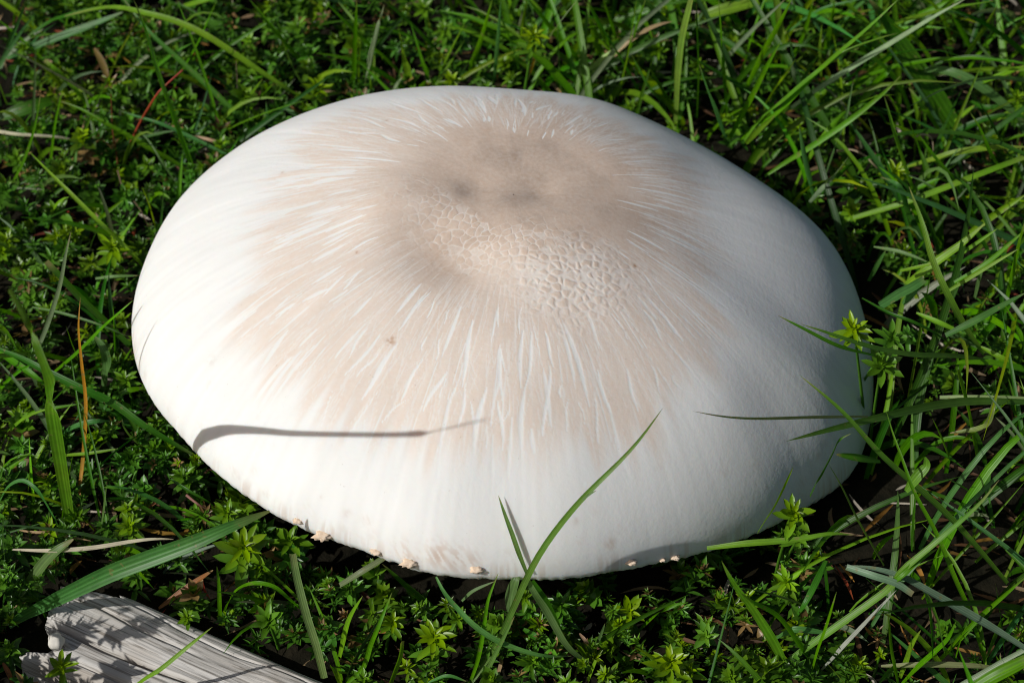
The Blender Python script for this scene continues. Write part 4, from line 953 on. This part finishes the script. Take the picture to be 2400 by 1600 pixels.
build_blades()
# ------------------------------------------------------------------ bedstraw sprigs
def leaf_grid(ns, bend, width, seed):
    r = np.random.default_rng(seed)
    u = np.linspace(0, 1, ns); w = width * 1.15 * np.sin(np.pi * np.clip(u * 0.93 + 0.05, 0, 1)) ** 0.6; w[-1] = 0.004
    z = -bend * u ** 2 + 0.03 * np.sin(u * 5 + r.random() * 6); y = 0.05 * np.sin(u * 3 + r.random() * 6) * u
    V = np.stack([np.stack([u, y + s * w, z + abs(s) * w * 0.45 - 0.02 * (s == 0)], -1) for s in (1, 0, -1)], 1).reshape(-1, 3)
    I, J = np.meshgrid(np.arange(ns - 1), np.arange(2), indexing='ij'); a = (I * 3 + J).ravel()
    uv = np.stack([np.tile([0, 0.5, 1], ns), np.repeat(u, 3)], -1)
    return V, np.stack([a, a + 3, a + 4, a + 1], -1), uv
LEAFMESH = []
for i, (b, w) in enumerate([(0.18, 0.13), (0.34, 0.12), (0.05, 0.14), (0.26, 0.15)]):
    V, Fq, uv = leaf_grid(6, b, w, i)
    LEAFMESH.append(mesh_from('leaf', V, Fq, M_LEAF, uv=uv, data_only=True))

GREEN_Y, GREEN_M, GREEN_D = np.array([0.215, 0.325, 0.022]), np.array([0.085, 0.210, 0.032]), np.array([0.048, 0.132, 0.030])
def whorl_frames(axis, r):
    a = axis / np.linalg.norm(axis); s = np.cross(a, [0.3, 0.9, 0.1]); s /= np.linalg.norm(s); return a, s, np.cross(a, s)

def whorl_plan(nw, young, r):
    """(distance below the tip, leaf count, angle from the axis in degrees, length, age) per whorl"""
    out = [(0.0, 4, 18, 0.36, 0.0), (0.10, 5, 38, 0.62, 0.15)]
    d = 0.22
    for k in range(nw):
        out.append((d, r.integers(5, 8), 56 + 12 * k + r.normal(0, 4), 0.85 + 0.15 * min(k, 1) + r.normal(0, 0.05), 0.35 + 0.3 * k))
        d += 0.45 + 0.30 * k
    return out

def sprig(t, x, y, r_px, h, label, yellow=0.5, nw=3, lean=(0, 0), front=False):
    px, py = tpx(t, x, y)
    tip = at(px, py, h * 0.001)
    if front:
        d = cap_depth(px, py)
        if d is not None and np.linalg.norm(tip - CAM) > d - 0.006: tip = CAM + ray(px, py) * (d - 0.006)
    L = 0.86 * r_px * KZ / FOCAL * np.linalg.norm(tip - CAM)
    axis = np.array([lean[0] + rng.normal(0, 0.12), lean[1] - 0.25 + rng.normal(0, 0.12), 1.0]); axis /= np.linalg.norm(axis)
    root = np.array([tip[0] - axis[0] * tip[2] * 0.9, tip[1] - axis[1] * tip[2] * 0.7, 0.0])
    e = empty('bedstraw_sprig', root); tag(e, label, 'plant', 'leafy bedstraw sprigs round the mushroom')
    C = spline([root, root * 0.5 + (tip - axis * tip[2] * 0.45) * 0.5, tip - axis * 0.002, tip], 14)
    V, Fq, uv = ribbon(C - root, np.linspace(0.0005, 0.00032, 14), np.array([0.2, -1, 0.3]), 0, True)
    s = mesh_from('stem', V, Fq, M_LEAF, uv=uv); s.parent = e; s.color = (*(GREEN_M * 1.1), 1)
    arc = np.concatenate([[0], np.cumsum(np.linalg.norm(np.diff(C[::-1], axis=0), axis=1))])
    for d, n, ang, ln, age in whorl_plan(nw, yellow, rng):
        pos = np.array([np.interp(d * L, arc, C[::-1, k]) for k in range(3)])
        if d * L > arc[-1] - 0.001: break
        ph = rng.random() * 6.28
        for k in range(n):
            az = ph + k / n * 2 * math.pi + rng.normal(0, 0.12)
            a, s1, s2 = whorl_frames(axis, rng)
            ta = math.radians(ang + rng.normal(0, 9))
            dirn = a * math.cos(ta) + (s1 * math.cos(az) + s2 * math.sin(az)) * math.sin(ta)
            side = np.cross(a, dirn); side /= np.linalg.norm(side); nrm = np.cross(dirn, side)
            l = L * ln * (0.85 + 0.3 * rng.random())
            o = bpy.data.objects.new('leaf', LEAFMESH[rng.integers(4)])
            COL.objects.link(o); o.parent = e
            M = Matrix(((dirn[0], side[0], nrm[0], 0), (dirn[1], side[1], nrm[1], 0), (dirn[2], side[2], nrm[2], 0), (0, 0, 0, 1)))
            o.matrix_local = Matrix.Translation(Vector(pos - root)) @ M @ Matrix.Diagonal((l, l * (0.9 + 0.3 * rng.random()), l, 1))
            yv = np.clip(yellow * 1.3 * (1 - age * 0.9), 0, 1)
            c = GREEN_Y * yv + (GREEN_M * (1 - age * 0.4) + GREEN_D * age * 0.4) * (1 - yv)
            o.color = (*np.clip(c * (1 + rng.normal(0, 0.13)), 0.01, 0.5), 1)
    return e

def build_sprigs():
    S = sprig
    S(0, 2170, 600, 165, 20, 'bushy sprig with yellow heart just behind the upper left rim', 0.7, 3)
    S(0, 2020, 180, 130, 16, 'loose green sprig at the top left behind the bushy rimside one', 0.2, 3)
    S(0, 410, 1190, 100, 14, 'small sprig with bright star of leaves left of the orange-red stem', 0.6, 2)
    S(0, 1000, 1120, 95, 10, 'low sprig in shade below the red stem', 0.3, 2)
    S(0, 110, 1080, 120, 13, 'spidery sprig at the far left under the whitish bent stalk', 0.25, 2)
    S(0, 640, 40, 110, 16, 'sprig half hidden at the top left behind the arching pale blade', 0.3, 2)
    S(0, 370, 1420, 130, 10, 'fine leaved sprig at left beside the long stiff light blade', 0.25, 3)
    S(1, 750, 540, 100, 22, 'small yellow-green tuft peeping over the cap top left of centre', 0.9, 2)
    S(1, 1310, 240, 130, 42, 'tall yellow shoot standing above the cap top', 1.0, 3)
    S(1, 700, 200, 120, 18, 'broad leaved green sprig behind the top left of the cap', 0.3, 3)
    S(1, 1150, 420, 110, 16, 'green sprig at the foot of the tall yellow shoot', 0.35, 3)
    S(1, 560, 60, 120, 14, 'green sprig at the top edge left of centre', 0.3, 2)
    S(1, 2190, 70, 130, 18, 'bright shoots at the top edge above the thick stalk', 0.7, 2)
    S(2, 100, 440, 110, 18, 'pale fingered sprig at the foot of the thick bright stalk', 0.4, 2)
    S(2, 1450, 1170, 140, 26, 'yellow rosette with brownish heart right of the cap', 1.0, 3)
    S(2, 770, 860, 110, 14, 'dim green star sprig near the upper right rim', 0.5, 2)
    S(2, 1110, 440, 70, 24, 'tiny budded sprig inside the long grasses at upper right', 0.5, 2)
    S(2, 1080, 580, 70, 18, 'small shaded sprig below the tiny budded one', 0.4, 2)
    S(2, 2280, 670, 130, 22, 'upright broad leaved sprig at the right edge', 0.5, 2)
    S(3, 760, 140, 150, 18, 'spiky bright sprig hard against the left rim', 0.65, 3)
    S(3, 40, 90, 110, 14, 'pale yellow sprig at the left edge high up', 0.6, 2)
    S(3, 850, 1040, 120, 12, 'sprig of blunt leaves below the left rim', 0.3, 2)
    S(3, 1060, 1330, 120, 12, 'pale tipped sprig under the lower left rim', 0.3, 2)
    S(3, 1150, 1510, 130, 12, 'curled light sprig near where the blade shadow starts', 0.35, 2)
    S(3, 120, 1290, 120, 10, 'sprig at the left edge under the twisted blade', 0.4, 3)
    S(3, 110, 1480, 130, 9, 'dense dark sprig at the left edge halfway down', 0.3, 3)
    S(5, 1165, 690, 165, 56, 'large yellow-green sprig overlapping the right rim of the cap', 0.85, 2, (-0.25, -0.1), True)
    S(5, 1350, 945, 215, 40, 'wide whorl of slim leaves below the large rimside sprig', 0.2, 1, (-0.1, -0.2))
    S(5, 1430, 760, 170, 38, 'pale dusty sprig right of the large yellow-green one', 0.1, 2, (0.2, 0.0))
    S(6, 880, 500, 135, 17, 'upright pointed sprig above the pale pinkish stalk', 0.55, 2)
    S(6, 1540, 410, 150, 20, 'big leaved sprig beneath the lower left of the cap', 0.4, 3)
    S(6, 1660, 640, 210, 22, 'largest bushy sprig below the lower left rim', 0.8, 3)
    S(6, 1970, 600, 190, 18, 'stout leaved sprig below the cream crumbs', 0.3, 2)
    S(6, 410, 1450, 150, 26, 'bright young sprig in front of the dead wood', 0.8, 2)
    S(6, 1270, 1120, 95, 15, 'small dim sprig on the far side of the dead wood', 0.45, 2)
    S(6, 30, 400, 110, 10, 'yellowish sprig at the left edge under the hoop blade', 0.55, 2)
    S(6, 1240, 160, 150, 14, 'leafy stem climbing to the lower left rim', 0.2, 3)
    S(6, 1340, 430, 130, 12, 'sprig of oval leaves between the big leaved ones', 0.2, 2)
    S(6, 30, 880, 150, 14, 'dusty sprig at the left end of the big sweeping blade', 0.1, 2)
    S(6, 60, 1330, 130, 12, 'dark glossy sprig at the left of the dead wood', 0.2, 3)
    S(6, 1825, 1145, 220, 18, 'four armed whorl of long leaves right of the dead wood', 0.15, 1)
    S(6, 930, 800, 130, 10, 'shaded sprig under the big sweeping blade', 0.2, 2)
    S(6, 1830, 820, 130, 12, 'dark green sprig beside the flat light stem', 0.25, 2)
    S(6, 2230, 900, 110, 14, 'sprig with dangling leaves right of the flat light stem', 0.3, 2)
    S(7, 350, 1150, 130, 18, 'upright bright sprig in the bottom middle left', 0.7, 3)
    S(7, 630, 1250, 185, 18, 'open star shaped sprig in the bottom middle', 0.75, 3)
    S(7, 790, 1130, 120, 14, 'folded leaved sprig right above the open star', 0.35, 2)
    S(7, 1960, 1080, 165, 14, 'shaded yellowish sprig under the right front of the cap', 0.8, 3)
    S(7, 2240, 1420, 200, 18, 'large lemon hearted sprig at the bottom right of middle', 1.0, 3)
    S(7, 1560, 1050, 140, 13, 'striped leaf sprig under the cap front right of the crossing blades', 0.2, 3)
    S(7, 1250, 980, 110, 16, 'light sprig behind the wide leaf sheath', 0.4, 2)
    S(7, 1300, 1420, 160, 12, 'hanging leaved sprig at bottom middle', 0.2, 2)
    S(7, 90, 900, 90, 12, 'tiny pale sprig at the left under the cap front', 0.4, 2)
    S(7, 1450, 1400, 130, 12, 'oval leaved sprig beside the bow shaped blade end', 0.15, 2)
    S(7, 150, 1540, 120, 9, 'dark sprig along the bottom edge left of middle', 0.25, 2)
    S(8, 760, 410, 170, 40, 'neat pale sprig standing by the right front rim', 0.65, 2, (0.0, -0.1))
    S(8, 790, 590, 185, 26, 'lower whorl of drooping leaves under the neat pale sprig', 0.2, 1, (0.05, -0.3))
    S(8, 1200, 1440, 140, 14, 'spiky yellowish sprig at the bottom right', 0.7, 2)
    S(8, 1345, 1375, 85, 16, 'tiny bright sprig beside the spiky yellowish one', 0.7, 1)
    S(8, 40, 1480, 150, 14, 'bright sprig near the bottom at the forked blade', 0.6, 3)
    S(8, 560, 1440, 120, 10, 'glossy dark sprig at the bottom behind the forked blade', 0.2, 2)
    S(8, 2240, 1110, 90, 14, 'little pale sprig at the right edge low down', 0.35, 2)
build_sprigs()

# ------------------------------------------------------------------ the uncountable rest
def in_view_weight(px, py):
    """how grassy (rather than leafy) the turf is at this photo pixel"""
    g = 0.25 + 0.75 * ss(900, 1300, px) * ss(1000, 300, py) + 0.75 * ss(1850, 2150, px)
    return np.clip(g, 0, 1)

def under_cap(x, y, top):
    t = np.arctan2(y, x) % (2 * math.pi); R = fourier(CP[0:7], t); z = fourier(CP[7:12], t) + LIFT
    lim = np.where(z > top + 0.004, 0.88, 1.03)
    return np.hypot(x, y) / R < lim

def build_cover():
    lv, lf, luv = leaf_grid(4, 0.2, 0.125, 11)
    Vs, Fs, Cs, Us, nvert = [], [], [], [], 0
    n = 7600; wide = rng.random(n) < 0.42
    X = np.where(wide, rng.uniform(-0.36, 0.36, n), rng.uniform(-0.155, 0.155, n)); Y = np.where(wide, rng.uniform(-0.24, 0.46, n), rng.uniform(-0.135, 0.24, n)); Hs = rng.uniform(0.002, 0.017, n)
    # a taller stand at the left, which throws its shade over the dead wood
    m = 340
    X = np.concatenate([X, rng.uniform(-0.195, -0.129, m)]); Y = np.concatenate([Y, rng.uniform(-0.170, -0.098, m)]); Hs = np.concatenate([Hs, rng.uniform(0.022, 0.062, m)])
    for x, y, H in zip(X, Y, Hs):
        if under_cap(np.array(x), np.array(y), H) or on_wood((x, y, 0), 0.003): continue
        p = proj(np.array([[x, y, H]]))[0]
        g = float(in_view_weight(p[0], p[1]))
        dark_gap = float(ss(1900, 2000, p[0]) * ss(900, 1020, p[1]) * ss(1480, 1400, p[1]))
        if rng.random() < 0.66 * g + 0.5 * dark_gap: continue
        H *= 1 - 0.5 * dark_gap
        L = rng.uniform(0.0020, 0.0056)
        axis = np.array([rng.normal(0, 0.35), rng.normal(-0.1, 0.35), 1.0]); axis /= np.linalg.norm(axis)
        a, s1, s2 = whorl_frames(axis, rng)
        yel = 0.75 * rng.random() ** 3
        wk = rng.uniform(0.75, 1.25) if rng.random() < 0.7 else rng.uniform(1.4, 2.1)      # a second, broader leaved kind is mixed in
        up = rng.uniform(0.55, 1.12)
        for d, k, ang, ln, age in whorl_plan(2 + int(rng.random() < 0.6), 0.5, rng):
            pos = np.array([x, y, H]) - axis * d * L * 1.1
            if pos[2] < 0.0005: break
            az = rng.random() * 6.28 + np.arange(k) / k * 6.283 + rng.normal(0, 0.15, k)
            ta = np.radians(ang * up + rng.normal(0, 13, k))
            D = a * np.cos(ta)[:, None] + (s1 * np.cos(az)[:, None] + s2 * np.sin(az)[:, None]) * np.sin(ta)[:, None]
            Sd = np.cross(np.broadcast_to(a, D.shape), D); Sd /= np.linalg.norm(Sd, axis=1)[:, None]; Nm = np.cross(D, Sd)
            l = L * ln * rng.uniform(0.8, 1.15, k)
            P = pos + l[:, None, None] * (lv[None, :, 0:1] * D[:, None] + lv[None, :, 1:2] * wk * Sd[:, None] + lv[None, :, 2:3] * Nm[:, None])
            P[..., 2] = np.maximum(P[..., 2], 0.0008)
            yv = np.clip(yel * 1.3 * (1 - age * 0.9), 0, 1)
            c = (GREEN_Y * yv + (GREEN_M * (1 - age * 0.5) + GREEN_D * age * 0.5) * (1 - yv)) * 0.9 * (1 + rng.normal(0, 0.25))
            if rng.random() < 0.05: c = np.array([0.30, 0.20, 0.09]) * rng.uniform(0.4, 1.1)
            m = len(lv)
            Vs.append(P.reshape(-1, 3)); Fs.append((lf[None] + (np.arange(k) * m)[:, None, None] + nvert).reshape(-1, 4)); nvert += k * m
            Cs.append(np.tile([*np.clip(c, 0.01, 0.5), 1], (k * m, 1))); Us.append(np.tile(luv, (k, 1)))
    o = mesh_from('ground_cover', np.concatenate(Vs), np.concatenate(Fs), M_LEAVES, uv=np.concatenate(Us), colattr=np.concatenate(Cs))
    tag(o, 'dense low bedstraw leaves carpeting the ground', kind='stuff')

def strip_mass(name, label, n, mat, gen):
    Vs, Fs, Cs, Us, nv = [], [], [], [], 0
    for _ in range(n):
        r = gen()
        if r is None: continue
        C, W, nr, col, fold = r
        V, Fq, uv = ribbon(C, W, nr, fold)
        Vs.append(V); Fs.append(Fq + nv); nv += len(V); Us.append(uv); Cs.append(np.tile([*col, 1], (len(V), 1)))
    o = mesh_from(name, np.concatenate(Vs), np.concatenate(Fs), mat, uv=np.concatenate(Us), colattr=np.concatenate(Cs))
    tag(o, label, kind='stuff')

def gen_blade():
    x, y = (rng.uniform(-0.36, 0.36), rng.uniform(-0.24, 0.46)) if rng.random() < 0.5 else (rng.uniform(-0.17, 0.18), rng.uniform(-0.14, 0.27))
    p = proj(np.array([[x, y, 0.005]]))[0]
    g = float(in_view_weight(p[0], p[1]))
    if rng.random() > 0.36 + 0.42 * g: return None
    if p[1] > 1350 and rng.random() < 0.4: return None
    if under_cap(np.array(x), np.array(y), 0.02) or on_wood((x, y, 0), 0.004): return None
    back = y > 0.06
    tall = g > 0.55 and rng.random() < 0.6
    H = rng.uniform(0.018, 0.058) if tall else (rng.uniform(0.010, 0.030) if back or x > 0.11 else rng.uniform(0.010, 0.034))
    az = rng.uniform(0, 2 * math.pi); reach = H * rng.uniform(0.4, 1.6)
    u = np.linspace(0, 1, 8)
    dr = np.array([math.cos(az), math.sin(az)])
    droop = rng.uniform(0.0, 0.55)
    Z = H * (u - droop * u ** 2.5) / (1 - droop * 0.6)
    cv = rng.normal(0, 0.25)
    C = np.stack([x + dr[0] * reach * u ** 1.3 - dr[1] * reach * cv * u ** 2, y + dr[1] * reach * u ** 1.3 + dr[0] * reach * cv * u ** 2, 0.001 + Z], -1)
    q = proj(C)
    for j in (3, 5, 7):
        d = cap_depth(q[j, 0], q[j, 1])
        if d is not None and np.linalg.norm(C[j] - CAM) < d + 0.003: return None
    # keep clear of the cap itself
    t = np.arctan2(C[:, 1], C[:, 0]); 
    if (np.hypot(C[:, 0], C[:, 1]) < fourier(CP[0:7], t) * 1.01).any() and C[:, 2].max() > 0.012: return None
    w = rng.uniform(0.0006, 0.0013) if tall else rng.uniform(0.0003, 0.0009)
    W = w * np.minimum(1, 0.6 + u * 1.2) * (1 - u ** 3) ** 0.8 + 0.00003
    nr = np.array([rng.normal(0, 0.5), -0.6 + rng.normal(0, 0.4), 0.8])
    key = rng.choice(list('ggddllbeyp'), p=[.16, .16, .11, .11, .13, .11, .07, .06, .06, .03])
    return C, W, nr, tuple(np.array(vary(PAL[key], 0.18)) * 0.8), 0.3

def gen_litter():
    x, y = rng.uniform(-0.22, 0.24), rng.uniform(-0.20, 0.34)
    if under_cap(np.array(x), np.array(y), 0.004) or on_wood((x, y, 0), 0.001): return None
    L = rng.uniform(0.003, 0.014) ; az = rng.uniform(0, 6.28); z0 = rng.uniform(0.0008, 0.006)
    u = np.linspace(0, 1, 5); bend = rng.normal(0, 0.35)
    C = np.stack([x + L * (u * math.cos(az) - bend * u * u * math.sin(az)), y + L * (u * math.sin(az) + bend * u * u * math.cos(az)), z0 + L * rng.uniform(-0.05, 0.25) * u], -1)
    C[:, 2] = np.maximum(C[:, 2], 0.0006)
    key = rng.choice(list('twnro'), p=[.28, .12, .38, .07, .15])
    c = np.array(PAL[key]) * rng.uniform(0.25, 0.8)
    return C, np.sin(np.pi * np.clip(u * 0.9 + 0.05, 0, 1)) * rng.uniform(0.0002, 0.0007), np.array([rng.normal(0, .4), -0.4, 0.8]), tuple(c), 0.3

build_cover()
strip_mass('grass', 'short fine grass growing through the leafy ground cover', 4900, M_BLADES, gen_blade)
strip_mass('dry_litter', 'dead brown straws and leaf bits lying on the soil', 3200, M_DRY, gen_litter)
